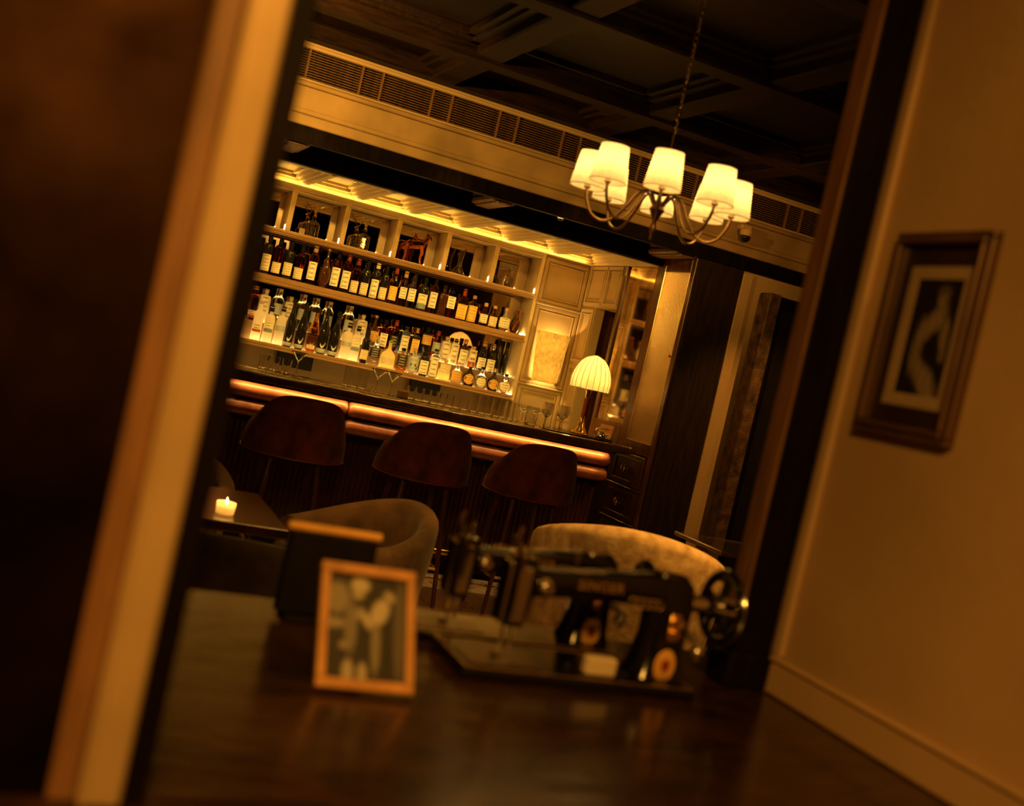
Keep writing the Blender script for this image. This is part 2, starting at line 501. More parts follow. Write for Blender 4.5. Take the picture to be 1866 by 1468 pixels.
def panel(parent, axis, pos, u0, u1, z0, z1, mt, w_=0.028, d=0.012):
    """one raised panel: outer stile ring, inner bead and a proud field"""
    bm = NB()
    ring_frame(bm, axis, pos, u0, u1, z0, z1, w_, d)
    ring_frame(bm, axis, pos, u0+w_+0.012, u1-w_-0.012, z0+w_+0.012, z1-w_-0.012, 0.008, d*0.8, 0.002)
    return obj('panel', bm, mt, parent)

def print_plane(name, W, H, nx, ny, fn, parent=None, rough=0.6, coat=0.0):
    """flat print: a fine grid with a colour per corner (a photograph or drawing on paper)"""
    verts = []; faces = []; cols = []
    for j in range(ny+1):
        for i in range(nx+1):
            u, v = i/nx, j/ny
            verts.append((u*W-W/2, 0, v*H)); cols.append(fn(u, v))
    for j in range(ny):
        for i in range(nx):
            a = j*(nx+1)+i
            faces.append((a, a+1, a+nx+2, a+nx+1))
    me = bpy.data.meshes.new(name); me.from_pydata(verts, [], faces)
    at = me.color_attributes.new('print', 'FLOAT_COLOR', 'POINT')
    for k, c in enumerate(cols): at.data[k].color = (*c, 1)
    mt = bpy.data.materials.new(name + '_ink'); mt.use_nodes = True
    nt = mt.node_tree; p = nt.nodes['Principled BSDF']
    a = nd(nt, 'ShaderNodeVertexColor'); a.layer_name = 'print'
    no = nd(nt, 'ShaderNodeTexNoise'); no.inputs['Scale'].default_value = 300
    mx = nd(nt, 'ShaderNodeMix', data_type='RGBA', blend_type='MULTIPLY'); mx.inputs['Factor'].default_value = 0.15
    nt.links.new(a.outputs[0], mx.inputs['A']); nt.links.new(no.outputs['Color'], mx.inputs['B'])
    nt.links.new(mx.outputs['Result'], p.inputs['Base Color'])
    p.inputs['Roughness'].default_value = rough; p.inputs['Coat Weight'].default_value = coat
    me.materials.append(mt)
    o = bpy.data.objects.new(name, me); COL.objects.link(o)
    if parent: o.parent = parent
    return o

def blob(u, v, cu, cv, ru, rv, rot=0.0, soft=0.25):
    du, dv = u-cu, v-cv
    c, s = math.cos(rot), math.sin(rot)
    a, b = (du*c+dv*s)/ru, (-du*s+dv*c)/rv
    d = math.sqrt(a*a+b*b)
    return max(0.0, min(1.0, (1+soft-d)/(2*soft)))

def lerp(a, b, t): return tuple(x+(y-x)*t for x, y in zip(a, b))

# ================================================================== SETTING
YB, YO, XR = 8.40, 6.72, 4.0       # back-bar face, opening plane, right side of bar

floor = struct(bobj('floor', (-3.0, 5.6, -2.6, 9.2, -0.1, 0.0), M['floor']))
# boards of the lounge floor that can be told apart near the bar
for i in range(16):
    x = 0.2 + i*0.3
    bobj('board', (x+0.003, x+0.297, 4.2, 6.395, 0.0, 0.012), M['floor'], floor, bev=0.002)
for i in range(9):
    x = 0.35 + i*0.45
    bobj('tile', (x+0.003, x+0.447, 6.40, 6.80, 0.0, 0.02), M['marble'], floor, bev=0.002)

ceiling = struct(bobj('ceiling', (-3.0, 5.6, -2.6, 6.74, 3.2, 3.3), M['woodx']))
bobj('beam', (-3.0, 5.6, 6.60, 6.74, 3.10, 3.2), M['woodx'], ceiling, bev=0.012)
for i, y in enumerate((-1.4, -0.2, 1.0, 2.2, 3.4, 4.6, 5.8)):
    bobj('beam', (-3.0, 5.6, y, y+0.16, 3.08, 3.2), M['woodx'], ceiling, bev=0.012)
for i in range(8):
    x = -2.6 + i*1.1
    bobj('beam', (x, x+0.16, -2.6, 6.7, 3.095, 3.2), M['woodx'], ceiling, bev=0.01)
for i in range(8):
    for y in (3.4, 4.6, 5.8-1.2*0):
        x = -2.6+i*1.1
        bm = NB()
        y1 = y+1.2 if y < 5.8 else 6.7
        for k, (ww, zz) in enumerate(((0.05, 3.15), (0.09, 3.17))):
            box(bm, x+0.16, x+1.1, y+0.16, y+0.16+ww, zz, 3.2); box(bm, x+0.16, x+1.1, y1-ww, y1, zz, 3.2)
            box(bm, x+0.16, x+0.16+ww, y+0.16, y1, zz, 3.2); box(bm, x+1.1-ww, x+1.1, y+0.16, y1, zz, 3.2)
        obj('coffer_moulding', bm, M['wood'], ceiling)

struct(bobj('wall_left', (-3.1, -3.0, -2.6, 9.2, 0, 3.3), M['plaster']))
struct(bobj('wall_right', (5.6, 5.7, -2.6, 9.2, 0, 3.3), M['plaster']))
struct(bobj('wall_rear', (-3.1, 5.7, -2.7, -2.6, 0, 3.3), M['blackwood']))

# ---- front of the bar: header beam, plaster fascia, ventilation grille
wf = struct(bobj('wall_front', (-3.0, 5.6, YO+0.02, YO+0.2, 2.63, 3.3), M['fascia']))
bobj('header_beam', (-3.0, 5.6, YO-0.02, YO+0.03, 2.518, 2.615), M['blackwood'], wf, bev=0.003)
bm = NB()
box(bm, -3.0, 5.6, YO-0.012, YO+0.02, 2.617, 2.68, 0.006)
box(bm, -3.0, 5.6, YO-0.004, YO+0.02, 2.684, 2.715, 0.006)
obj('fascia_moulding', bm, M['fascia'], wf)
bobj('fascia_moulding', (-3.0, 5.6, YO-0.02, YO+0.02, 2.845, 2.872, ), M['fascia'], wf, bev=0.006)
gr = thing('ventilation_grille', 'long slatted ventilation grille running above the plaster fascia over the bar', 'grille', (0, YO, 0))
bobj('backing', (-1.0, 5.5, 0.014, 0.02, 2.886, 3.06), M['blackwood'], gr)
slat = None
for k in range(11):
    z = 2.889 + k*0.0152
    if slat is None:
        slat = bobj('slat', (-1.0, 5.5, -0.012, -0.004, 0, 0.0050), M['brownwood'], gr)
        slat.location.z = z
    else:
        s2 = slat.copy(); COL.objects.link(s2); s2.location.z = z
bar0 = None
xb = -0.9
while xb < 5.4:
    for dx in (0, 0.13):
        if bar0 is None:
            bar0 = bobj('upright', (0, 0.011, -0.016, 0.004, 2.886, 3.06), M['brownwood'], gr); bar0.location.x = xb+dx
        else:
            s2 = bar0.copy(); COL.objects.link(s2); s2.location.x = xb+dx
    xb += 0.46
bm = NB()
box(bm, -1.0, 5.5, -0.03, 0.02, 3.06, 3.082, 0.005); box(bm, -1.0, 5.5, -0.022, 0.02, 3.082, 3.098, 0.004)
box(bm, -1.0, 5.5, -0.016, 0.02, 2.874, 2.886, 0.003)
obj('frame', bm, M['trim'], gr)

# right end of the opening: dark pilaster, plaster strip
struct(bobj('wall_pilaster', (4.02, 4.388, YO, YO+1.05, 0, 2.518), M['wood']))
wfr = struct(bobj('wall_front_right', (4.388, 5.6, YO+0.01, YO+0.2, 0, 2.518), M['plaster']))
bobj('strip', (4.388, 4.47, YO-0.01, YO+0.01, 0, 2.5), M['trim'], wfr, bev=0.003)
struct(bobj('wall_front_left', (-3.0, 0.2, YO, YO+0.2, 0, 2.518), M['wood']))

# ---- back wall of the bar
wb = struct(bobj('wall_back', (0.1, 4.5, 8.70, 8.9, 0, 2.9), M['panelling']))
bobj('end_panelling', (3.56, XR, YB, 8.70, 0.0, 2.45), M['panelling'], wb)
panel(wb, 'y', YB, 3.585, 3.985, 2.055, 2.425, M['panelling'])
panel(wb, 'y', YB, 3.585, 3.985, 1.375, 2.03, M['panelling'])
panel(wb, 'y', YB, 3.585, 3.985, 0.93, 1.35, M['panelling'])
bm = NB()
box(bm, 3.57, XR, YB-0.018, YB, 2.033, 2.052, 0.004); box(bm, 3.57, XR, YB-0.024, YB, 1.352, 1.372, 0.005)
obj('picture_rail', bm, M['panelling'], wb)
bobj('splashback', (0.2, 3.56, 8.64, 8.70, 0.9, 1.2), M['splash'], wb)
struct(bobj('wall_far_left', (0.1, 0.2, 6.92, 8.9, 0, 2.9), M['panelling']))

# ---- side wall of the bar (x = 4)
ws = struct(bobj('wall_side', (XR, XR+0.085, 8.14, 8.72, 0, 2.458), M['panelling']))
bobj('overhead_cupboard', (XR, XR+0.3, 7.78, 8.14, 2.10, 2.458), M['panelling'], ws)
panel(ws, 'x', XR, 8.06, 8.385, 2.115, 2.445, M['panelling'])
panel(ws, 'x', XR, 7.79, 8.05, 2.115, 2.445, M['panelling'])
panel(ws, 'x', XR, 8.155, 8.385, 1.63, 2.085, M['panelling'])
panel(ws, 'x', XR, 8.155, 8.385, 1.13, 1.60, M['panelling'])
bobj('niche_lining', (XR+0.28, XR+0.3, 7.78, 8.24, 0, 2.1), M['mahog'], ws)
bobj('niche_lining', (XR+0.085, XR+0.28, 8.22, 8.24, 0, 2.46), M['mahog'], ws)

# ---- bar ceiling (lit, coffered) and the dark mirrored coffers in front of it
bc = struct(bobj('ceiling_bar', (0.1, 4.5, 7.25, 8.72, 2.53, 2.6), M['cream']))
for k in range(10):
    x = 0.21 + k*0.419
    bobj('batten', (x, x+0.05, 7.27, 8.40, 2.452, 2.53), M['cream'], bc, bev=0.006)
bm = NB()
box(bm, 0.1, 4.0, 7.25, 7.33, 2.452, 2.53, 0.005); box(bm, 0.1, 4.0, 8.33, 8.4, 2.448, 2.53, 0.005)
obj('cornice', bm, M['cream'], bc)
for k in range(9):
    x = 0.26 + k*0.419
    bm = NB()
    for a, zz in ((0.025, 2.468), (0.05, 2.488), (0.085, 2.510)):
        box(bm, x, x+0.369, 7.33, 7.33+a, zz, 2.53); box(bm, x, x+0.369, 8.33-a, 8.33, zz, 2.53)
        box(bm, x, x+a, 7.33, 8.33, zz, 2.53); box(bm, x+0.369-a, x+0.369, 7.33, 8.33, zz, 2.53)
    obj('coffer', bm, M['cream'], bc)
mc_ = struct(bobj('ceiling_mirrored', (0.1, 4.5, 6.76, 7.25, 2.55, 2.62), M['mirror']))
bobj('rail', (0.1, 4.02, 7.19, 7.25, 2.45, 2.55), M['blackwood'], mc_, bev=0.004)
for x in (1.04, 2.42, 3.84):
    bobj('cross_rail', (x, x+0.17, 6.76, 7.19, 2.512, 2.55), M['brownwood'], mc_, bev=0.01)
    bobj('cross_bead', (x+0.03, x+0.14, 6.76, 7.19, 2.502, 2.512), M['brownwood'], mc_, bev=0.008)
for x, y in ((1.78, 7.9), (2.72, 7.62), (3.46, 7.84), (3.02, 7.0)):
    t = thing('recessed_downlight', {1.78: 'small round downlight in lit bar ceiling above wooden horse figure', 2.72: 'small round downlight near front edge of lit bar ceiling',
              3.46: 'small round downlight in lit bar ceiling above panelled end', 3.02: 'small downlight in the dark mirrored ceiling strip'}[x], 'downlight',
              (x, y, 2.529 if y > 7.2 else 2.549))
    bm = NB(); lathe(bm, [(0.018, -0.006), (0.028, -0.008), (0.03, 0.0)], seg=16); obj('ring', bm, M['chrome'], t, True)
    bm = NB(); lathe(bm, [(0.019, -0.004), (0.019, 0.0)], seg=14); obj('lens', bm, M['spotface'], t)

# ================================================================== BACK BAR SHELVING
sh = thing('back_bar_shelving', 'cream back bar shelving with lit niches above and three bottle shelves', 'shelving', (0, 0, 0))
X0, X1 = 0.25, 3.557
def shelf(z0, z1, lip=0.012, name='shelf'):
    bm = NB()
    box(bm, X0, X1, YB, 8.64, z0, z1, 0.003)
    box(bm, X0, X1, YB-lip, YB+0.01, z0-0.004, z0+0.012, 0.004)
    return obj(name, bm, M['shelf'], sh)
def lip(y, z):
    bobj('front_lip', (X0, X1, y-0.006, y+0.006, z-0.012, z+0.0045), M['shelf'], sh, bev=0.002)
shelf(2.072, 2.10); bm = NB(); box(bm, X0, X1, YB-0.022, YB+0.02, 2.082, 2.098, 0.005); box(bm, X0, X1, YB+0.0, YB+0.03, 2.06, 2.075, 0.004); obj('shelf_moulding', bm, M['shelf'], sh)
shelf(1.695, 1.749)
shelf(1.207, 1.237)
# glowing glass top of the lowest shelf and the raised step on it
bobj('glowing_top', (X0, X1, YB+0.05, 8.53, 1.237, 1.241), M['ledsoft'], sh)
bobj('step', (X0, X1, 8.53, 8.64, 1.237, 1.375), M['shelf'], sh, bev=0.003)
bobj('step_glow', (X0, X1, 8.535, 8.64, 1.375, 1.379), M['ledsoft'], sh)
bobj('mirror_back', (X0, X1, 8.64, 8.66, 1.241, 2.46), M['mirror'], sh)
lip(YB-0.004, 1.241)
lip(8.534, 1.379)
# niches
pitch = 0.4212
nx0 = [3.557-0.012-0.386-pitch*k for k in range(8)]
for k, x in enumerate(nx0):
    a, b = x, x+0.386
    bobj('divider', (a-0.0352, a, YB+0.002, 8.64, 2.10, 2.405), M['cream'], sh, bev=0.003)
    bm = NB(); ring_frame(bm, 'y', YB+0.004, a-0.006, b+0.006, 2.098, 2.412, 0.008, 0.01, 0.002); obj('niche_bead', bm, M['cream'], sh)
    bobj('uplight', (b-0.006, b-0.001, YB+0.012, YB+0.02, 2.10, 2.145), M['led'], sh)
bobj('niche_header', (X0, X1, YB, 8.64, 2.405, 2.45), M['cream'], sh, bev=0.003)
bobj('end_post', (3.545, 3.575, YB-0.01, 8.64, 1.2, 2.45), M['cream'], sh, bev=0.004)
for z in (1.749, 1.379):
    bobj('uplight', (3.52, 3.54, 8.45 if z > 1.5 else 8.58, 8.47 if z > 1.5 else 8.60, z, z+0.014), M['led'], sh)
bobj('uplight', (3.52, 3.54, 8.42, 8.435, 1.241, 1.253), M['led'], sh)

# ================================================================== BOTTLES
def prof_round(h, r, neck, sh_=0.62, nr=0.014, lip=True):
    """straight sided bottle, round shoulder. sh_: height fraction where the shoulder starts"""
    z1 = h*sh_
    p = [(r*0.9, 0), (r, 0.006), (r, z1)]
    for i in range(1, 6):
        t = i/5
        p.append((nr + (r-nr)*math.cos(t*PI/2)**0.8, z1 + (neck-z1)*math.sin(t*PI/2)))
    p += [(nr, h*0.93)]
    if lip: p += [(nr+0.003, h*0.935), (nr+0.003, h*0.955), (nr, h*0.96)]
    return p
def prof_slope(h, r, nr=0.014):
    p = [(r*0.9, 0), (r, 0.006), (r, h*0.45)]
    for i in range(1, 8):
        t = i/7
        p.append((nr+(r-nr)*(0.5+0.5*math.cos(t*PI)), h*0.45+h*0.40*t))
    return p + [(nr, h*0.96), (nr+0.003, h*0.962), (nr+0.003, h*0.975)]
def prof_flask(h, r, nr=0.012):
    p = [(r*0.55, 0)]
    for i in range(1, 9):
        t = i/9
        p.append((max(nr, r*math.sin(0.15*PI+0.85*PI*t)**0.75), h*0.72*t))
    return p + [(nr, h*0.75), (nr, h*0.9), (nr+0.004, h*0.905), (nr+0.004, h*0.93)]
def prof_squat(h, r, nr=0.013):
    return [(r*0.92, 0), (r, 0.006), (r*1.0, h*0.42), (r*0.9, h*0.52), (r*0.5, h*0.62), (nr*1.2, h*0.7), (nr, h*0.78), (nr, h*0.9), (nr+0.003, h*0.905), (nr+0.003, h*0.93)]
def prof_tall(h, r, nr=0.015):
    return [(r*0.95, 0), (r, 0.005), (r, h*0.66), (r*0.97, h*0.7), (r*0.8, h*0.745), (r*0.5, h*0.78), (nr*1.1, h*0.8), (nr, h*0.84), (nr, h*0.95)]
def prof_flare(h, r, nr=0.013):
    return [(r*0.7, 0), (r*0.74, 0.005), (r, h*0.55), (r*0.98, h*0.62), (r*0.6, h*0.72), (nr, h*0.78), (nr, h*0.93), (nr+0.004, h*0.935), (nr+0.004, h*0.955)]

SH = {'round': (lambda h, r: prof_round(h, r, h*0.76), 2.0), 'high': (lambda h, r: prof_round(h, r, h*0.82, 0.7), 2.0),
      'slope': (prof_slope, 2.0), 'square': (lambda h, r: prof_round(h, r, h*0.74, 0.62, 0.013), 5.0),
      'flask': (prof_flask, 2.0), 'squat': (prof_squat, 2.0), 'tall': (prof_tall, 2.0), 'flare': (prof_flare, 5.0)}
_cache = {}
def bottle(x, y, z, shape, h, r, glass, lab, l0, l1, cap, caph, label, group, rot=0.0, flat=1.0, round_label=False):
    t = thing('bottle', label, 'bottle', (x, y, z), rot, group)
    key = (shape, h, r, glass, flat)
    f, pw = SH[shape]
    if key in _cache:
        b = _cache[key].copy(); COL.objects.link(b); b.parent = t
    else:
        bm = NB(); lathe(bm, f(h, r), seg=22 if pw == 2 else 24, power=pw, sy=flat, nobase=glass in ('frost', 'milky', 'yellow'))
        b = obj('glass_body', bm, G[glass], t, True, ang=40)
        _cache[key] = b
    if lab:
        bm = NB(); P = []
        zs = (h*l0, h*(l0+l1)/2, h*l1)
        if round_label:
            n = 18; cz = h*(l0+l1)/2; rr = h*(l1-l0)/2
            for ring in (0.0, 0.5, 1.0):
                row = []
                for i in range(n):
                    a = 2*PI*i/n; dx = rr*ring*math.cos(a); dz = rr*ring*math.sin(a)*1.0
                    xx = max(-r*0.96, min(r*0.96, dx))
                    yy = -math.sqrt(max(0.0, 1-(xx/r)**2))*r*flat if pw == 2 else -r*flat
                    row.append((xx, yy-0.0015, cz+dz))
                P.append(row)
            V = sheet(bm, P, 0, closeu=True)
            bmesh.ops.remove_doubles(bm, verts=bm.verts[:], dist=1e-5)
        else:
            n = 10; half = R(58)
            for zz in zs:
                if pw == 2: P.append([(math.sin(-half+2*half*i/n)*(r+0.0012), -math.cos(-half+2*half*i/n)*(r+0.0012)*flat, zz) for i in range(n+1)])
                else: P.append([(-r*0.86+1.72*r*i/n, -(r+0.0012)*flat, zz) for i in range(n+1)])
            if shape == 'flare':
                P = [[(px_, py_*(0.76+0.24*min(1, zz/(h*0.55))), zz) for px_, py_, zz in row] for row in P]
            sheet(bm, P)
        obj('paper_label', bm, L[lab], t, True)
    if cap:
        nr = 0.0165 if cap != 'orb' else 0.02
        bm = NB()
        if cap == 'orb':
            sphere(bm, (0, 0, h*0.99), 0.02); obj('stopper', bm, M['black'], t, True)
        else:
            top = h
            lathe(bm, [(nr, top-caph), (nr+0.001, top-caph+0.002), (nr, top-0.003), (nr*0.85, top)], seg=16)
            obj('cap', bm, {'black': M['black'], 'cork': M['cork'], 'red': M['red'], 'chrome': M['chrome'], 'gold': M['brass'], 'foil': M['oldbrass'], 'paper': M['paper']}[cap], t, True)
    return t

ORD = ['first', 'second', 'third', 'fourth', 'fifth', 'sixth', 'seventh', 'eighth', 'ninth', 'tenth', 'eleventh', 'twelfth', 'thirteenth', 'fourteenth', 'fifteenth',
       'sixteenth', 'seventeenth', 'eighteenth', 'nineteenth', 'twentieth', 'twenty-first', 'twenty-second', 'twenty-third', 'twenty-fourth', 'twenty-fifth', 'twenty-sixth', 'twenty-seventh', 'twenty-eighth']
#  x, shape, h, r, glass, label, l0, l1, cap, caph, text
S2 = [
 (1.364, 'high', .285, .037, 'dark', 'cream', .08, .52, 'black', .04, 'dark bottle with stacked cream labels'),
 (1.447, 'high', .29, .037, 'redamber', 'cream', .08, .36, 'black', .06, 'red amber bottle with low cream label and black cap'),
 (1.531, 'round', .29, .037, 'green', 'cream', .09, .42, 'black', .06, 'dark green bottle with arched cream label'),
 (1.619, 'round', .285, .038, 'redamber', 'cream', .06, .36, 'black', .06, 'red brown bottle with small cream label'),
 (1.717, 'high', .30, .036, 'amber', 'white', .12, .58, 'cork', .05, 'amber bottle with tall white label'),
 (1.819, 'flask', .315, .044, 'brown', None, 0, 0, 'foil', .03, 'curvy brown bottle with gilt emblem and no paper label'),
 (1.904, 'high', .30, .036, 'amber', 'white', .10, .58, 'black', .07, 'amber bottle with tall white label and black neck'),
 (1.987, 'high', .30, .036, 'amber', 'white', .10, .56, 'red', .07, 'amber bottle with tall white label and red neck'),
 (2.066, 'round', .285, .034, 'redamber', 'cream', .06, .38, 'red', .05, 'red spirit bottle with low cream label'),
 (2.144, 'round', .29, .034, 'dark', 'cream', .06, .38, 'black', .05, 'dark bottle with square cream label'),
 (2.225, 'high', .29, .034, 'dark', 'white', .04, .54, 'paper', .045, 'dark bottle with tall white label and pale neck'),
 (2.30, 'round', .29, .033, 'dark', 'cream', .06, .38, 'black', .05, 'slim dark bottle with short cream label'),
 (2.38, 'slope', .29, .036, 'honey', 'yellow', .10, .48, 'red', .05, 'golden bottle with yellow label and orange neck'),
 (2.462, 'round', .28, .032, 'amber', 'white', .22, .54, 'cork', .05, 'amber bottle with white label above gold band'),
 (2.538, 'slope', .285, .034, 'clear', 'white', .20, .55, 'black', .02, 'clear and amber bottle with white label'),
 (2.631, 'round', .27, .042, 'green', 'whitegrey', .06, .5, 'black', .04, 'broad dark bottle with white and grey label'),
 (2.718, 'high', .275, .034, 'amber', 'white', .16, .62, 'black', .04, 'amber bottle with arched white label'),
 (2.801, 'square', .25, .033, 'brown', None, 0, 0, 'black', .03, 'square brown bottle with slanted edges and no label'),
 (2.873, 'square', .22, .036, 'amber', 'white', .34, .78, 'black', .02, 'square amber decanter with white label near top'),
 (2.975, 'flare', .26, .046, 'amber', 'yellow', .04, .5, 'red', .07, 'flared bottle with wide yellow label and red wax neck'),
 (3.066, 'round', .225, .042, 'honey', 'yellow', .04, .62, 'cork', .025, 'squat bottle with handmade yellow label and cork'),
 (3.177, 'squat', .19, .037, 'redamber', 'white', .12, .5, 'cork', .03, 'small squat bottle with black star on white label'),
 (3.26, 'squat', .185, .038, 'amber', 'cream', .06, .5, 'cork', .025, 'small stocky bottle with floral cream label'),
 (3.364, 'flask', .19, .050, 'grey', 'white', .12, .55, 'cork', .025, 'round grey flask with square white label'),
 (3.465, 'flask', .21, .042, 'brown', None, 0, 0, 'red', .02, 'gourd shaped bottle with red cord'),
]
for i, (x, s_, h, r, g, lb, l0, l1, cp, ch, tx) in enumerate(S2):
    bottle(x, 8.465, 1.7495, s_, h, r, g, lb, l0, l1, cp, ch, tx + ', ' + ORD[i] + ' from left, middle shelf', 'bottles on the middle shelf', R(random.uniform(-8, 4)) - R(12))
bm = NB()
tube(bm, [(3.43, 8.42, 1.77), (3.45, 8.41, 1.83), (3.475, 8.415, 1.88), (3.47, 8.43, 1.93)], 0.004, 6)
tag(obj('twisted_cord', bm, M['red'], None, True), 'red twisted cord tied down the gourd bottle', 'cord')

S3F = [
 (1.401, 'tall', .30, .037, 'frost', 'red', .22, .42, 'cork', .02, 'frosted pale bottle with small red emblem'),
 (1.487, 'round', .29, .038, 'milky', 'whitegrey', .28, .55, 'black', .05, 'frosted white bottle with grey mountain label'),
 (1.574, 'round', .30, .038, 'frost', 'steel', .36, .5, 'black', .04, 'frosted bottle with grey lettered band'),
 (1.648, 'slope', .36, .038, 'dark', 'steel', .03, .11, 'orb', .03, 'tall black bottle, left of first dark pair,'),
 (1.739, 'slope', .355, .038, 'dark', 'steel', .03, .11, 'orb', .03, 'tall black bottle, right of first dark pair,'),
 (1.832, 'slope', .35, .037, 'amber', 'red', .03, .16, 'black', .03, 'tall brown amber sloping bottle between dark pairs'),
 (1.914, 'slope', .35, .041, 'dark', 'steel', .03, .13, 'orb', .03, 'tall black sloping bottle with white foot label'),
 (2.005, 'slope', .345, .041, 'dark', 'steel', .03, .12, 'orb', .03, 'tall black sloping bottle, last of the dark ones'),
 (2.104, 'round', .29, .040, 'milky', 'steel', .36, .48, 'black', .04, 'frosted bottle with grey lettered label'),
 (2.18, 'round', .28, .036, 'frost', 'whitegrey', .3, .6, 'black', .04, 'frosted white bottle with grey winged label'),
 (2.261, 'round', .27, .034, 'dark', 'cream', .12, .40, 'black', .07, 'black round shouldered bottle with cream label'),
 (2.344, 'squat', .24, .048, 'clear', 'black', .28, .58, 'cork', .02, 'wide clear bottle with black label'),
 (2.457, 'squat', .225, .058, 'yellow', 'cream', .14, .38, 'chrome', .02, 'broad yellow jug bottle with small framed label'),
 (2.575, 'squat', .19, .046, 'amber', 'black', .24, .7, 'black', .025, 'short amber bottle with black label'),
 (2.672, 'flask', .21, .045, 'clear', 'steel', .06, .7, 'cork', .02, 'clear oval bottle with silver label'),
 (2.765, 'high', .205, .040, 'green', 'white', .08, .62, 'black', .05, 'dark topped bottle with big white label'),
 (2.847, 'high', .24, .037, 'blue', 'white', .06, .72, 'blackx', .02, 'pale blue bottle with white diamond label'),
 (2.946, 'squat', .17, .050, 'yellow', 'cream', .35, .8, 'cork', .015, 'round yellow bottle with floral label'),
 (3.056, 'squat', .175, .046, 'clear', 'gold', .1, .6, 'cork', .02, 'clear round bottle with crossed stems'),
 (3.165, 'squat', .19, .050, 'dark', 'gold', .08, .52, 'foil', .03, 'squat dark bottle with oval gold label, left one'),
 (3.276, 'squat', .18, .050, 'clear', 'white', .08, .52, 'black', .02, 'squat clear bottle with oval cream label'),
 (3.386, 'squat', .19, .050, 'dark', 'gold', .08, .52, 'foil', .03, 'squat dark bottle with oval gold label, right one'),
 (3.492, 'flask', .165, .050, 'clear', 'white', .1, .62, 'black', .02, 'squat clear round bottle with circular label'),
]
for i, (x, s_, h, r, g, lb, l0, l1, cp, ch, tx) in enumerate(S3F):
    rl = 'oval' in tx or 'circular' in tx
    bottle(x, 8.468, 1.2415, s_, h, r, g, lb, l0, l1, 'black' if cp == 'blackx' else cp, ch, tx + ' ' + ORD[i] + ' from left, lowest shelf front', 'bottles at the front of the lowest shelf', R(-12), round_label=rl)
S3B = [
 (1.36, 'round', .27, .034, 'redamber', 'red', .1, .3, 'foil', .03, 'red capped amber bottle'),
 (1.44, 'high', .265, .042, 'milky', 'white', .3, .8, 'cork', .01, 'cream carton like bottle'),
 (1.545, 'tall', .29, .036, 'clear', 'steel', .3, .6, 'chrome', .05, 'clear tall bottle with silver cap'),
 (1.635, 'high', .25, .040, 'milky', 'white', .3, .8, 'cork', .01, 'cream carton like bottle with pale print'),
 (1.735, 'tall', .29, .036, 'clear', 'steel', .3, .6, 'chrome', .05, 'clear bottle with wide silver cap'),
 (1.84, 'tall', .285, .036, 'clear', 'steel', .3, .6, 'chrome', .05, 'clear bottle with silver cap behind brown bottle'),
 (1.945, 'tall', .28, .036, 'clear', 'steel', .3, .6, 'chrome', .05, 'clear silver capped bottle behind black bottles'),
 (2.115, 'tall', .285, .036, 'clear', 'steel', .3, .6, 'chrome', .05, 'clear silver capped bottle right of black bottles'),
 (2.225, 'high', .24, .042, 'milky', 'white', .3, .8, 'cork', .01, 'cream white bottle with flat top'),
 (2.33, 'flask', .26, .048, 'brown', 'gold', .2, .5, 'foil', .02, 'round shouldered brown bottle'),
 (2.42, 'square', .24, .034, 'amber', 'white', .1, .55, 'black', .04, 'square amber bottle with white label'),
 (2.505, 'round', .26, .038, 'redamber', 'black', .15, .5, 'red', .05, 'dark red bottle with black label'),
 (2.60, 'high', .23, .036, 'blue', 'white', .1, .66, 'black', .03, 'pale blue bottle with white oval label'),
 (2.69, 'square', .235, .035, 'clear', 'yellow', .1, .6, 'foil', .04, 'clear square bottle with yellow label'),
 (2.78, 'high', .26, .044, 'dark', 'gold', .45, .75, 'black', .04, 'broad black bottle with small gold label'),
 (2.775, 'round', .2, .001, 'dark', None, 0, 0, None, .0, ''),
 (2.87, 'round', .25, .036, 'redamber', 'steel', .3, .62, 'red', .04, 'red amber bottle with grey label'),
 (2.955, 'high', .22, .040, 'milky', 'white', .06, .8, 'cork', .03, 'cream white bottle with full label'),
 (3.035, 'high', .22, .036, 'milky', 'white', .06, .8, 'black', .03, 'white bottle with dark round seal'),
 (3.118, 'round', .235, .038, 'brown', 'white', .04, .62, 'cork', .04, 'brown bottle with big white label'),
 (3.20, 'high', .19, .036, 'milky', 'red', .05, .85, 'cork', .02, 'white bottle with orange red band'),
 (3.288, 'round', .25, .039, 'dark', 'white', .1, .45, 'cork', .04, 'black bottle with pointed shield label'),
 (3.372, 'round', .25, .038, 'green', 'white', .06, .46, 'chrome', .05, 'dark green bottle with white label'),
 (3.430, 'slope', .29, .028, 'dark', None, 0, 0, 'black', .05, 'dark wine bottle, left of two'),
 (3.492, 'slope', .29, .026, 'dark', None, 0, 0, 'black', .05, 'dark wine bottle beside shelf end'),
]
S3B = [b for b in S3B if b[3] > .01]
for i, (x, s_, h, r, g, lb, l0, l1, cp, ch, tx) in enumerate(S3B):
    bottle(x, 8.583, 1.3795, s_, h, r, g, lb, l0, l1, cp, ch, tx + ', ' + ORD[i] + ' from left, back row', 'bottles on the raised back step', R(-12))

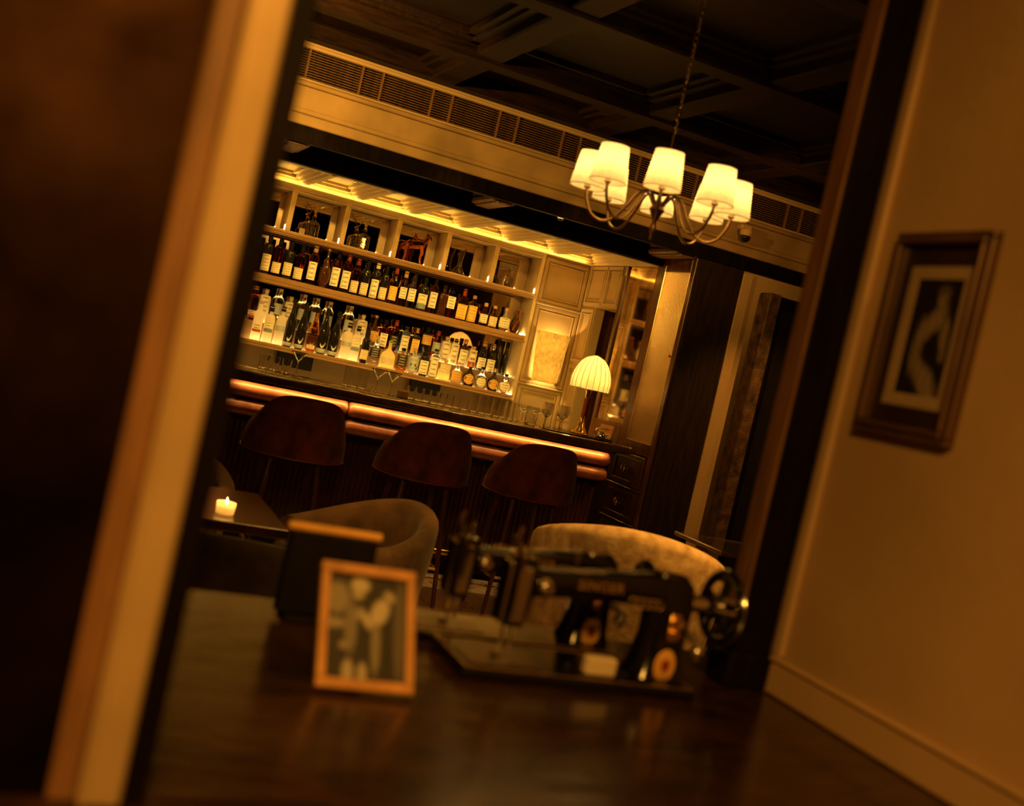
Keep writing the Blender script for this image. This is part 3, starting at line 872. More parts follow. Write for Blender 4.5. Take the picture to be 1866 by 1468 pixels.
# ================================================================== NICHE OBJECTS
def antler(bm, s):
    tube(bm, [(0.004*s, 0, 0.20), (0.02*s, 0, 0.222), (0.034*s, 0, 0.243), (0.032*s, 0, 0.27)], [0.0035, 0.003, 0.0025, 0.001], 6)
    tube(bm, [(0.02*s, 0, 0.222), (0.018*s, -0.004, 0.25)], [0.0025, 0.001], 5)
    tube(bm, [(0.03*s, 0, 0.238), (0.05*s, -0.004, 0.252), (0.054*s, 0, 0.268)], [0.0025, 0.002, 0.001], 5)
def decanter(x, label, rib):
    t = thing('crystal_decanter', label, 'decanter', (x, 8.50, 2.101), R(-14), 'crystal decanters with stag stoppers')
    bm = NB()
    lathe(bm, [(0.048, 0), (0.052, 0.004), (0.052, 0.1), (0.046, 0.118), (0.02, 0.13), (0.013, 0.136), (0.013, 0.152), (0.02, 0.155), (0.02, 0.16)], seg=32, power=7)
    if rib:
        for i in range(5):
            for j in range(5):
                sphere(bm, (-0.034+i*0.017, -0.052, 0.02+j*0.02), 0.006, seg=6, rings=4)
    else:
        for i in range(7):
            box(bm, -0.040+i*0.0125, -0.034+i*0.0125, -0.055, -0.05, 0.012, 0.105, 0.001)
    obj('crystal_body', bm, M['crystal'], t)
    bm = NB()
    lathe(bm, [(0.012, 0.16), (0.014, 0.172), (0.008, 0.18), (0.011, 0.192), (0.009, 0.204), (0.003, 0.21)], seg=12)
    tube(bm, [(0, 0, 0.196), (-0.008, -0.012, 0.196), (-0.012, -0.022, 0.19)], [0.009, 0.007, 0.004], 8)
    antler(bm, 1); antler(bm, -1)
    obj('stag_stopper', bm, M['brass'] if not rib else M['chrome'], t, True)
decanter(1.66, 'square crystal decanter with stag head stopper in the left niche', False)
decanter(2.066, 'square diamond cut decanter with stag stopper, second lit niche', True)

# horse figure
t = thing('horse_figurine', 'red legged glossy horse figurine standing in the middle lit niche', 'figurine', (2.49, 8.50, 2.101), R(-20))
bm = NB()
tube(bm, [(-0.075, 0, 0.135), (-0.05, 0, 0.15), (0, 0, 0.155), (0.045, 0, 0.165), (0.065, 0, 0.18)], [0.024, 0.038, 0.034, 0.038, 0.028], 14)
tube(bm, [(0.05, 0, 0.175), (0.075, 0, 0.205), (0.085, 0, 0.235), (0.08, 0, 0.25)], [0.028, 0.02, 0.016, 0.013], 12)
tube(bm, [(0.072, 0, 0.25), (0.095, 0, 0.236), (0.118, 0, 0.215)], [0.014, 0.013, 0.008], 10)
tube(bm, [(0.078, 0.007, 0.255), (0.079, 0.009, 0.275)], [0.005, 0.001], 6); tube(bm, [(0.078, -0.007, 0.255), (0.079, -0.009, 0.275)], [0.005, 0.001], 6)
obj('body', bm, G['amber'], t, True)
for sx_, sy_ in ((-0.06, -0.02), (-0.06, 0.02), (0.05, -0.02), (0.05, 0.02)):
    bm = NB()
    k = -1 if sx_ < 0 else 1
    tube(bm, [(sx_, sy_, 0.15), (sx_+0.012*k, sy_*1.2, 0.1), (sx_+0.004*k, sy_*1.3, 0.06), (sx_+0.014*k, sy_*1.4, 0.012), (sx_+0.02*k, sy_*1.4, 0.0)], [0.018, 0.013, 0.009, 0.007, 0.010], 10)
    obj('leg', bm, M['copperglass'], t, True)
bm = NB(); tube(bm, [(-0.085, 0, 0.15), (-0.11, 0, 0.13), (-0.12, 0, 0.08)], [0.008, 0.01, 0.003], 8); obj('tail', bm, M['copperglass'], t, True)

# glass carafe with slanted lip
bm = NB()
prof = [(0.055, 0.0), (0.062, 0.006), (0.06, 0.02), (0.04, 0.045), (0.022, 0.075), (0.018, 0.11), (0.022, 0.15), (0.034, 0.2), (0.032, 0.2), (0.02, 0.15), (0.0155, 0.11), (0.0195, 0.077), (0.036, 0.048), (0.055, 0.02), (0.001, 0.012)]
rings = lathe(bm, densify(prof), seg=28)
for v in bm.verts:
    if v.co.z > 0.12: v.co.z += (v.co.x)*0.9*(v.co.z-0.12)/0.08
c = obj('wine_carafe', bm, M['thin'], None, True, (2.885, 8.50, 2.1))
tag(c, 'clear flared glass carafe with slanted lip in a lit niche', 'carafe')
# cut glass bottle with tall stopper
t = thing('cut_glass_decanter', 'fluted round decanter with tall rectangular stopper, rightmost lit niche', 'decanter', (3.31, 8.49, 2.101), R(-14))
bm = NB()
lathe(bm, [(0.05, 0), (0.053, 0.003), (0.053, 0.085), (0.048, 0.092), (0.014, 0.096), (0.013, 0.11), (0.017, 0.112)], seg=28)
for i in range(18):
    a = 2*PI*i/18
    tube(bm, [(0.053*math.cos(a), 0.053*math.sin(a), 0.004), (0.053*math.cos(a), 0.053*math.sin(a), 0.084)], 0.0045, 6)
obj('fluted_body', bm, M['crystal'], t, True)
bm = NB(); box(bm, -0.012, 0.012, -0.007, 0.007, 0.11, 0.165, 0.003); obj('stopper', bm, M['crystal'], t)
t2 = thing('picture_mount', 'small pale card standing at left end of first lit niche', 'card', (1.575, 8.56, 2.1005)); bobj('card', (0, 0.045, 0, 0.004, 0, 0.06), M['paper'], t2)

# ================================================================== WALL SCONCE
t = thing('wall_sconce', 'tapered parchment wall sconce glowing on the panelled back wall', 'sconce', (3.79, YB-0.012, 1.408))
bm = NB()
P = []
for j in range(9):
    z = 0.415*j/8; rr = 0.103+(0.148-0.103)*j/8
    P.append([(rr*math.cos(a), -0.9*rr*math.sin(a), z - 0.0*j) for a in [PI*i/20 for i in range(21)]])
sheet(bm, P, 0.002)
obj('half_shade', bm, M['parchment'], t, True)
bobj('back_plate', (-0.04, 0.04, -0.008, 0.0, 0.1, 0.3), M['brass'], t, bev=0.002)
bm = NB(); tube(bm, [(0, -0.006, 0.2), (0, -0.05, 0.2), (0, -0.055, 0.22)], 0.006, 8); sphere(bm, (0, -0.055, 0.235), 0.016); obj('bulb_holder', bm, M['brass'], t, True)
point('sconce_bulb', (3.79, YB-0.065, 1.72), 6.5, 0.02, GLOW)
point('sconce_bulb', (3.79, YB-0.06, 1.50), 6.0, 0.02, GLOW)

# ================================================================== BAR COUNTER
ct = thing('bar_counter', 'long bar counter with dark polished top, cognac leather rolls and fluted front', 'counter', (0, 0, 0))
bm = NB()
pts = [(0.2, 6.70), (3.72, 6.70)] + [(3.72+0.16*math.sin(a), 6.86-0.16*math.cos(a)) for a in [PI/2*i/6 for i in range(1, 7)]] + [(3.88, 7.02), (3.97, 7.10), (3.97, 7.32), (0.2, 7.32)]
vb = [bm.verts.new((x, y, 1.056)) for x, y in pts]; vt = [bm.verts.new((x, y, 1.108)) for x, y in pts]
bm.faces.new(list(reversed(vb))); top_f = bm.faces.new(vt)
for i in range(len(pts)):
    j = (i+1) % len(pts); bm.faces.new((vb[i], vb[j], vt[j], vt[i]))
bmesh.ops.bevel(bm, geom=[e for e in bm.edges if abs(e.verts[0].co.z-e.verts[1].co.z) < 1e-5], offset=0.012, segments=3, affect='EDGES', profile=0.5)
obj('worktop', bm, M['counter'], ct, True, ang=60)
bobj('carcass', (0.2, 3.70, 6.92, 7.22, 0.02, 1.056), M['mahog'], ct)
bobj('underlight', (0.3, 3.66, 6.722, 6.752, 1.0535, 1.0559), M['ledstrip'], ct)
bobj('valance', (0.2, 3.70, 6.708, 6.716, 1.042, 1.062), M['counter'], ct)
def roll(x0, x1, zc, rr):
    bm = NB(); P = []
    n = int((x1-x0)/0.06)
    xs = [x0, x0+0.004, x0+0.014, x0+0.03] + [x0+0.03+(x1-x0-0.06)*i/n for i in range(1, n)] + [x1-0.03, x1-0.014, x1-0.004, x1]
    for x in xs:
        e = min(x-x0, x1-x)
        k = 1.0 if e >= 0.03 else 0.72+0.28*math.sin(PI/2*e/0.03)
        wob = 1+0.015*math.sin(x*23)+0.01*math.sin(x*51+1)
        P.append([(x, 6.805-rr*1.05*k*wob*math.cos(a), zc+rr*k*wob*math.sin(a)) for a in [-PI/2+PI*i/12 for i in range(13)]])
    sheet(bm, P)
    vs0 = [v for v in bm.verts if abs(v.co.x-x0) < 1e-6]; vs1 = [v for v in bm.verts if abs(v.co.x-x1) < 1e-6]
    for q in (vs0, vs1):
        try: bm.faces.new(q)
        except ValueError: pass
    return obj('leather_roll', bm, M['leather'], ct, True, ang=80)
for (a, b) in ((0.28, 1.782), (1.792, 3.70)):
    roll(a, b, 0.991, 0.052); roll(a, b-0.0, 0.879, 0.048)
bobj('padding_board', (0.25, 3.71, 6.80, 6.92, 0.80, 1.056), M['black'], ct)
fl = None
x = 0.24
while x < 3.69:
    if fl is None:
        bm = NB(); lathe(bm, [(0.0165, 0.04), (0.0165, 0.80)], seg=8, a0=PI, a1=2*PI); 
        fl = obj('flute', bm, M['mahog'], ct, True, ang=80); fl.location = (x, 6.925, 0)
    else:
        c = fl.copy(); COL.objects.link(c); c.location = (x, 6.925, 0)
    x += 0.0352
bobj('skirting', (0.2, 3.70, 6.90, 6.93, 0.02, 0.1), M['wood'], ct, bev=0.004)
bm = NB(); tube(bm, [(0.3, 6.66, 0.2), (3.62, 6.66, 0.2)], 0.019, 12)
obj('foot_rail', bm, M['brass'], ct, True)
for x in (0.6, 1.35, 2.1, 2.85, 3.5):
    bm = NB(); tube(bm, [(x, 6.66, 0.2), (x, 6.80, 0.2), (x, 6.915, 0.2)], 0.009, 8); obj('rail_bracket', bm, M['brass'], ct, True)

# back counter hidden behind, with tap rail
bk = thing('back_counter', 'low dark service counter under the bottle shelves', 'counter', (0, 0, 0))
bobj('cabinet', (0.21, 3.95, 8.1, 8.388, 0.0, 0.87), M['wood'], bk, bev=0.003); bobj('worktop', (0.21, 3.98, 8.07, 8.388, 0.87, 0.9), M['counter'], bk, bev=0.003)
for x0_, x1_, lb in ((1.62, 1.90, 'black rectangular panel fixed under lowest shelf at left'), (2.72, 2.98, 'black rectangular panel fixed under lowest shelf near middle')):
    o = bobj('black_screen', (x0_, x1_, 8.56, 8.60, 1.09, 1.205), M['black'], None, bev=0.004); tag(o, lb, 'panel')

# ================================================================== GLASSES ON THE COUNTER
ZC = 1.1085
def glass_prof(kind):
    if kind == 'tumbler': return [(0.026, 0), (0.028, 0.002), (0.034, 0.095), (0.0325, 0.095), (0.0265, 0.01), (0.0001, 0.008)]
    if kind == 'highball': return [(0.024, 0), (0.026, 0.002), (0.028, 0.135), (0.0267, 0.135), (0.0245, 0.01), (0.0001, 0.008)]
    if kind == 'martini': return [(0.036, 0), (0.036, 0.002), (0.006, 0.006), (0.0038, 0.02), (0.0038, 0.09), (0.006, 0.096), (0.055, 0.155), (0.0545, 0.157), (0.004, 0.0995), (0.0001, 0.099)]
    if kind == 'wine': return [(0.034, 0), (0.034, 0.002), (0.006, 0.006), (0.0038, 0.02), (0.0038, 0.075), (0.014, 0.085), (0.032, 0.105), (0.038, 0.13), (0.036, 0.155), (0.031, 0.18), (0.0303, 0.18), (0.035, 0.155), (0.037, 0.13), (0.031, 0.107), (0.013, 0.088), (0.0001, 0.083)]
    if kind == 'coupe': return [(0.032, 0), (0.032, 0.002), (0.005, 0.006), (0.0035, 0.02), (0.0035, 0.07), (0.02, 0.08), (0.04, 0.098), (0.045, 0.12), (0.0443, 0.12), (0.039, 0.1), (0.018, 0.083), (0.0001, 0.078)]
    if kind == 'mixing': return [(0.036, 0), (0.04, 0.004), (0.044, 0.06), (0.04, 0.1), (0.044, 0.13), (0.0425, 0.13), (0.038, 0.1), (0.042, 0.06), (0.037, 0.012), (0.0001, 0.01)]
GM = {}
def glassware(kind, x, y, label, group, cat='glass', s=1.0):
    nm = {'tumbler': 'tumbler', 'highball': 'highball_glass', 'martini': 'martini_glass', 'wine': 'wine_glass', 'coupe': 'coupe_glass', 'mixing': 'mixing_glass'}[kind]
    if kind not in GM:
        bm = NB(); lathe(bm, densify(glass_prof(kind)), seg=28)
        o = obj(nm, bm, M['thin'], None, True, ang=60); GM[kind] = o
    else:
        o = GM[kind].copy(); COL.objects.link(o)
    o.location = (x, y, ZC); o.scale = (s, s, s)
    return tag(o, label, cat, group)
for i, x in enumerate((1.29, 1.36, 1.44)):
    glassware('tumbler', x, 7.24, ['first', 'second', 'third'][i] + ' empty tumbler beside the dark door jamb on bar counter', 'tumblers at the left end of the counter')
glassware('martini', 1.51, 7.24, 'single martini glass right of tumblers at counter left end', 'stemmed glasses on the counter')
for i, x in enumerate((1.86, 1.92, 1.975)):
    glassware('highball', x, 7.24, ['left', 'middle', 'right'][i] + ' tall highball in trio left of martini pair', 'tall glasses on the counter')
glassware('martini', 2.06, 7.22, 'left martini glass of the pair below the lowest shelf', 'stemmed glasses on the counter')
glassware('martini', 2.165, 7.22, 'right martini glass of the pair below the lowest shelf', 'stemmed glasses on the counter')
o = bobj('wooden_caddy', (2.22, 2.28, 7.16, 7.24, ZC, ZC+0.045), M['brownwood'], None, bev=0.004); tag(o, 'small brown wooden caddy right of the martini pair', 'caddy')
n = 0
for x in [2.31+0.057*i for i in range(8)]:
    n += 1
    glassware('tumbler', x, 7.2+0.02*(n % 2), ORD[n-1] + ' tumbler from left in the row under the bottle shelf', 'row of tumblers on the counter', s=0.95)
n = 0
for x in [2.79+0.054*i for i in range(7)]:
    n += 1
    glassware('highball', x, 7.2+0.02*(n % 2), ORD[n-1] + ' highball glass from left in the tall row', 'row of highball glasses on the counter', s=0.93)
for i, x in enumerate((3.175, 3.275)):
    glassware('coupe', x, 7.24, ['left', 'right'][i] + ' coupe glass behind end of highball row', 'coupe glasses on the counter')
glassware('mixing', 3.165, 7.06, 'cut glass mixing jug with bright rim at shelf end', 'mixing glasses', 'jug')
for i, (x, y) in enumerate(((3.24, 6.98), (3.30, 7.12), (3.345, 7.2), (3.40, 7.06), (3.44, 7.16), (3.49, 7.22))):
    glassware('wine', x, y, ['first', 'second', 'third', 'fourth', 'fifth', 'sixth'][i] + ' wine glass from left in front of panelled end wall', 'wine glasses on the counter')
# glass tray in front of the lamp
bm = NB(); box(bm, 3.22, 3.50, 6.86, 6.96, ZC, ZC+0.006, 0.002); box(bm, 3.22, 3.50, 6.86, 6.864, ZC, ZC+0.03); box(bm, 3.22, 3.50, 6.956, 6.96, ZC, ZC+0.03); box(bm, 3.496, 3.50, 6.86, 6.96, ZC, ZC+0.03)
tag(obj('glass_tray', bm, M['thin'], None), 'low clear glass tray on the counter in front of wine glasses', 'tray')

# ================================================================== TABLE LAMP ON THE BAR
LX, LY = 3.61, 7.16
t = thing('table_lamp', 'brass table lamp with domed pleated silk shade on bar counter', 'lamp', (LX, LY, ZC))
bm = NB()
lathe(bm, [(0.07, 0), (0.072, 0.008), (0.055, 0.016), (0.05, 0.03), (0.034, 0.05), (0.02, 0.10), (0.016, 0.115), (0.024, 0.12), (0.024, 0.128), (0.012, 0.134)], seg=24)
obj('base', bm, M['brass'], t, True); bm = NB(); lathe(bm, [(0.012, 0.27), (0.018, 0.278), (0.022, 0.31), (0.03, 0.325), (0.03, 0.332), (0.008, 0.336), (0.008, 0.40)], seg=20)
obj('lamp_neck', bm, M['brass'], t, True)
bm = NB(); lathe(bm, [(0.014, 0.132), (0.0125, 0.2), (0.0115, 0.272)], seg=16); obj('stem', bm, M['red'], t, True)
NS = 20
bm = NB(); P = []
for j in range(13):
    tt = j/12; z = 0.335+0.25*tt
    rr = max(0.018, 0.147*(1-tt**2.3)**0.5)*(0.97+0.03*min(1, tt*4))
    P.append([(rr*(1-0.045*abs(math.sin(a*NS/2))**0.35*0+0.02*abs(math.sin(a*NS/2)))*math.cos(a), rr*(1+0.02*abs(math.sin(a*NS/2)))*math.sin(a), z) for a in [2*PI*i/80 for i in range(80)]])
sheet(bm, P, 0, closeu=True)
obj('silk_shade', bm, M['silkshade'], t, True, ang=80)
for k in range(NS):
    a = 2*PI*k/NS+PI/NS*0
    bm = NB()
    tube(bm, [((P[j][k*80//NS][0])*1.008, (P[j][k*80//NS][1])*1.008, P[j][0][2]) for j in range(13)], 0.0018, 5)
    obj('shade_rib', bm, M['mahog'], t, True)
bm = NB(); sphere(bm, (0, 0, 0.43), 0.022); obj('bulb', bm, M['bulb'], t, True)
point('lamp_bulb', (LX, LY, ZC+0.47), 2.3, 0.03, GLOW)
point('lamp_bulb', (LX, LY, ZC+0.37), 1.2, 0.015, GLOW)

# menu on a slanted stand
t = thing('menu_stand', 'slanted brass topped menu stand at right end of bar counter', 'stand', (3.80, 7.12, ZC), R(-32))
bm = NB(); P = [(-0.05, -0.10, 0.012), (0.05, -0.10, 0.012), (0.05, 0.08, 0.095), (-0.05, 0.08, 0.095)]
for dz in (0.0,):
    v = [bm.verts.new(p) for p in P]; v2 = [bm.verts.new((p[0], p[1], p[2]+0.012)) for p in P]
    bm.faces.new(v[::-1]); bm.faces.new(v2)
    for i in range(4): bm.faces.new((v[i], v[(i+1) % 4], v2[(i+1) % 4], v2[i]))
obj('menu_board', bm, M['oldbrass'], t)
bobj('base', (-0.055, 0.055, -0.11, 0.09, 0.0, 0.012), M['black'], t, bev=0.003)
bm = NB(); tube(bm, [(0.03, 0.07, 0.0), (0.03, 0.07, 0.09)], 0.004, 8); tube(bm, [(-0.03, 0.07, 0.0), (-0.03, 0.07, 0.09)], 0.004, 8); obj('prop', bm, M['brass'], t, True)
# little chrome creamer / bell with curved handle
t = thing('cocktail_strainer_pot', 'small polished pot with curved handle beside the lamp foot', 'pot', (3.655, 6.90, ZC), R(-30))
bm = NB(); lathe(bm, [(0.022, 0), (0.024, 0.003), (0.034, 0.025), (0.03, 0.045), (0.02, 0.055), (0.022, 0.06)], seg=20); obj('body', bm, M['chrome'], t, True)
bm = NB(); tube(bm, [(-0.03, 0, 0.03), (-0.055, 0, 0.05), (-0.04, 0, 0.078), (0, 0, 0.088), (0.05, 0, 0.085)], 0.004, 8); obj('handle', bm, M['brass'], t, True)
bm = NB(); tube(bm, [(0.025, 0, 0.035), (0.045, 0, 0.045), (0.055, 0, 0.06)], [0.006, 0.004, 0.003], 8); obj('spout', bm, M['chrome'], t, True)
t = thing('black_tray', 'black oval tray under the bar lamp', 'tray', (3.56, 7.0, ZC-0.0005))
bm = NB(); lathe(bm, [(0.2, 0), (0.21, 0.006), (0.205, 0.006), (0.195, 0.002), (0.0001, 0.002)], seg=32, sy=0.3); o = obj('tray_body', bm, M['black'], t, True); o.location.y = -0.085

# ================================================================== TALL SIDE CABINET
sc_ = thing('tall_side_cabinet', 'tall dark wood cabinet with antiqued mirror bay, reeded glass door and drawers', 'cabinet', (XR, 0, 0))
Zt = 2.515
bobj('carcass', (0.03, 0.45, 6.745, 7.765, 0, Zt), M['wood'], sc_)
for (a, b, nm) in ((6.735, 6.79, 'stile'), (7.145, 7.27, 'stile'), (7.73, 7.78, 'stile')):
    bobj(nm, (0.0, 0.03, a, b, 0.0, Zt), M['mahog'], sc_, bev=0.004)
bobj('rail', (0.0, 0.03, 6.79, 7.145, 2.41, Zt), M['mahog'], sc_, bev=0.003)
bobj('rail', (0.0, 0.03, 7.27, 7.73, 2.455, Zt), M['mahog'], sc_, bev=0.003)
bobj('rail', (0.0, 0.03, 6.79, 7.145, 1.06, 1.15), M['mahog'], sc_, bev=0.003)
bobj('rail', (0.0, 0.03, 7.27, 7.73, 1.06, 1.23), M['mahog'], sc_, bev=0.003)
bobj('cornice', (-0.02, 0.45, 6.725, 7.79, Zt, Zt+0.03), M['mahog'], sc_, bev=0.008)
bobj('antiqued_mirror', (0.015, 0.02, 7.27, 7.73, 1.23, 2.455), M['antique'], sc_)
dr = bobj('glass_door', (0.006, 0.016, 6.79, 7.145, 1.15, 2.41), M['reeded'], sc_)
bm = NB(); ring_frame(bm, 'x', 0.012, 6.786, 7.149, 1.146, 2.414, 0.006, 0.012, 0.001); obj('brass_bead', bm, M['brass'], dr)
bm = NB(); sphere(bm, (-0.02, 6.785, 1.80), 0.012); tube(bm, [(0, 6.785, 1.80), (-0.015, 6.785, 1.80)], 0.004, 8); obj('knob', bm, M['brass'], dr, True)
for k in range(4):
    z1 = 1.05 - k*0.25; z0 = z1-0.235
    d = bobj('drawer', (-0.012, 0.03, 6.80, 7.24, z0, z1), M['mahog'], sc_, bev=0.005)
    bm = NB(); ring_frame(bm, 'x', -0.012, 6.83, 7.21, z0+0.03, z1-0.03, 0.012, 0.006, 0.002); obj('drawer_bead', bm, M['mahog'], d)
    bm = NB()
    sphere(bm, (-0.045, 7.02, (z0+z1)/2), 0.034, 0.55, 0.8, 1.0, 18, 10); tube(bm, [(-0.012, 7.02, (z0+z1)/2), (-0.04, 7.02, (z0+z1)/2)], [0.016, 0.01], 10)
    obj('drawer_knob', bm, M['oldbrass'], d, True)
    bobj('drawer_lip', (-0.03, 0.0, 6.76, 7.26, z0-0.014, z0-0.002), M['mahog'], sc_, bev=0.004)

# ================================================================== DOOR / DISPLAY CASE AT RIGHT
t = thing('carved_display_case', 'tall dark case with carved oak side and glazed front beside plaster strip', 'display case', (4.56, YO, 0))
bobj('carved_side', (0, 0.10, -0.14, 0.0, 0.02, 2.40), M['carved'], t, bev=0.008)
bobj('case_body', (0.10, 0.62, -0.13, 0.0, 0.0, 2.39), M['blackwood'], t)
bobj('plinth', (-0.01, 0.64, -0.16, 0.0, 0.0, 0.1), M['wood'], t, bev=0.005)
bobj('case_front', (0.13, 0.60, -0.14, -0.13, 0.15, 2.3), G['dark'], t)
bm = NB(); tube(bm, [(0.40, -0.16, 0.5), (0.40, -0.16, 2.1)], 0.008, 8); tube(bm, [(0.40, -0.16, 2.1), (0.40, -0.135, 2.1)], 0.008, 8); tube(bm, [(0.40, -0.16, 0.5), (0.40, -0.135, 0.5)], 0.008, 8)
obj('long_handle', bm, M['brass'], t, True)
t = thing('side_table', 'small dark table with pale marble top, partly hidden by right pilaster', 'table', (4.2, 5.75, 0))
bobj('top', (-0.32, 0.5, -0.25, 0.3, 0.65, 0.68), M['marble'], t, bev=0.006)
for sx_ in (-0.27, 0.45):
    for sy_ in (-0.2, 0.25):
        bm = NB(); tube(bm, [(sx_, sy_, 0.012), (sx_, sy_, 0.65)], [0.014, 0.02], 8); obj('leg', bm, M['blackwood'], t, True)

# dome camera on the fascia
t = thing('dome_camera', 'small black dome camera mounted on the fascia right of chandelier', 'camera', (4.297, YO-0.0, 2.766))
bobj('bracket', (-0.05, 0.04, -0.06, 0.02, 0.02, 0.06), M['trim'], t, bev=0.01)
bm = NB(); lathe(bm, [(0.045, 0.02), (0.045, 0.0), (0.038, -0.02)], seg=18, cy=-0.05); obj('collar', bm, M['trim'], t, True)
bm = NB(); sphere(bm, (0.005, -0.05, -0.03), 0.036); obj('lens', bm, G['dark'], t, True)

# ================================================================== BAR STOOLS
def stool(x, label):
    t = thing('bar_stool', label, 'stool', (x, 5.98, 0.012), 0, 'bar stools along the counter')
    # wrap-round back, seen from behind
    bm = NB(); P = []
    nu = 28
    H = 0.345; z0 = 0.725
    for side in (1, -1):
        pass
    def pt(u, v, off):
        ang = u*R(105)
        Rr = 0.245+off
        xx = Rr*math.sin(ang); yy = -Rr*math.cos(ang)*0.82
        au = abs(u)
        sa = abs(math.sin(ang)); top = H*(1-0.10*sa**2-0.40*sa**6) if abs(ang) < PI/2 else H*(0.5-0.2*(abs(ang)-PI/2)/0.26)
        zz = z0 + v*top + 0.02*(au**2)
        return (xx*(1+0.10*(1-v)), yy-0.05*v*math.cos(ang)+0.02, zz)
    nv = 12
    outer = [[pt(-1+2*i/nu, j/nv, 0.022*math.sin(PI*(0.12+0.88*j/nv))**0.5) for i in range(nu+1)] for j in range(nv+1)]
    inner = [[pt(-1+2*i/nu, j/nv, -0.022*math.sin(PI*(0.12+0.88*j/nv))**0.5) for i in range(nu+1)] for j in range(nv, -1, -1)]
    sheet(bm, outer+inner+[outer[0]])
    bmesh.ops.remove_doubles(bm, verts=bm.verts[:], dist=0.0008)
    bmesh.ops.holes_fill(bm, edges=[e for e in bm.edges if len(e.link_faces) == 1], sides=60)
    obj('backrest', bm, M['velvet'], t, True, ang=70)
    bm = NB(); tube(bm, [(p[0], p[1]-0.004, p[2]) for p in [outer[nv][i] for i in range(nu+1)]], 0.0045, 6)
    tube(bm, [(p[0]*1.01, p[1]*1.01-0.002, p[2]+0.004) for p in outer[0]], 0.004, 6); obj('piping', bm, M['piping'], t, True)
    bm = NB(); lathe(bm, [(0.17, 0.725), (0.2, 0.735), (0.212, 0.765), (0.2, 0.795), (0.16, 0.806), (0.0, 0.81)], seg=32, power=2.6, sy=0.9, cy=0.02); obj('seat', bm, M['velvet'], t, True, ang=70)
    bm = NB(); lathe(bm, [(0.16, 0.705), (0.175, 0.725)], seg=24, cy=0.02); obj('seat_frame', bm, M['wood'], t, True)
    for sx_ in (-1, 1):
        for sy_ in (-1, 1):
            bm = NB(); tube(bm, [(0.13*sx_, 0.11*sy_+0.02, 0.71), (0.19*sx_, 0.17*sy_+0.02, 0.0)], [0.019, 0.012], 10); obj('leg', bm, M['mahog'], t, True)
    for (a, b) in (((-1, -1), (1, -1)), ((1, -1), (1, 1)), ((1, 1), (-1, 1)), ((-1, 1), (-1, -1))):
        k = 0.168; k2 = 0.148
        bm = NB(); tube(bm, [(k*a[0], k2*a[1]+0.02, 0.24), (k*b[0], k2*b[1]+0.02, 0.24)], 0.009, 8); obj('footrest', bm, M['oldbrass'], t, True)
    return t
stool(1.325, 'burgundy velvet bar stool nearest the dark left door jamb')
stool(2.085, 'burgundy velvet bar stool in the middle of the three')
stool(2.775, 'burgundy velvet bar stool nearest the tall side cabinet')

# ================================================================== LOUNGE CHAIRS AND TABLE
def tub_chair(loc, rot, label, mt, Rr=0.36, back=0.74, arm=0.60, seat=0.42, grp='velvet tub chairs in the lounge', th=0.045, name='tub_chair'):
    """opening faces +y in local space, back at -y"""
    t = thing(name, label, 'armchair', loc, rot, grp)
    nu, span = 36, R(128)
    def hh(u): return arm + (back-arm)*(0.5+0.5*math.cos(PI*min(1, abs(u)*1.05)))
    sec = []
    for j in range(11):
        v = j/10
        sec.append((th, v))
    rows = []
    for i in range(nu+1):
        u = -1+2*i/nu; a = u*span
        h = hh(u); row = []
        for j in range(7): # outside going up
            v = j/6; rr = Rr*(0.86+0.14*min(1, v*1.3))+0.01
            row.append((rr, 0.13+(h-th-0.13)*v))
        for j in range(1, 7): # rounded top
            b = PI*j/7
            row.append((Rr+0.01-th+th*math.cos(b), h-th+th*math.sin(b)))
        for j in range(1, 6):
            v = 1-j/5; row.append((Rr+0.01-2*th, seat-0.08+(h-th-seat+0.08)*v))
        rows.append([(r_*math.sin(a), -r_*math.cos(a), z) for r_, z in row])
    bm = NB(); sheet(bm, rows)
    for q in (rows[0], rows[-1]):
        vsx = [min(bm.verts, key=lambda v, p=p: (v.co-Vector(p)).length) for p in q]
        try: bm.faces.new(vsx)
        except ValueError: pass
    obj('shell', bm, mt, t, True, ang=75)
    bm = NB(); lathe(bm, [(Rr-0.1, seat-0.14), (Rr-0.085, seat-0.12), (Rr-0.08, seat-0.02), (Rr-0.1, seat+0.01), (Rr*0.5, seat+0.025), (0.001, seat+0.03)], seg=32, cy=0.03); obj('seat_cushion', bm, mt, t, True, ang=75)
    bm = NB(); lathe(bm, [(Rr*0.82, 0.13), (Rr*0.86, seat-0.13)], seg=32); obj('seat_base', bm, mt, t, True)
    for sx_ in (-1, 1):
        for sy_ in (-1, 1):
            bm = NB(); tube(bm, [(0.19*sx_, 0.19*sy_, 0.16), (0.23*sx_, 0.23*sy_, 0.0)], [0.02, 0.012], 8); obj('leg', bm, M['blackwood'], t, True)
    return t
tub_chair((1.42, 4.80, 0.012), R(108), 'olive velvet tub chair turned sideways right of the candle table', M['tub'], back=0.75, arm=0.58)
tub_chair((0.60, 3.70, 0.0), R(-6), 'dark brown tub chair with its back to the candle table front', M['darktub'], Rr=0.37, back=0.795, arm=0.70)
tub_chair((0.62, 5.60, 0.012), R(182), 'olive velvet tub chair behind the candle table, by door jamb', M['tub'], back=0.74, arm=0.58)
tub_chair((2.68, 4.52, 0.012), R(-24), 'large curved armchair in mottled light brown chenille behind sewing machines', M['chenille'], Rr=0.46, back=0.90, arm=0.74, th=0.05, name='curved_armchair', grp='large armchair')

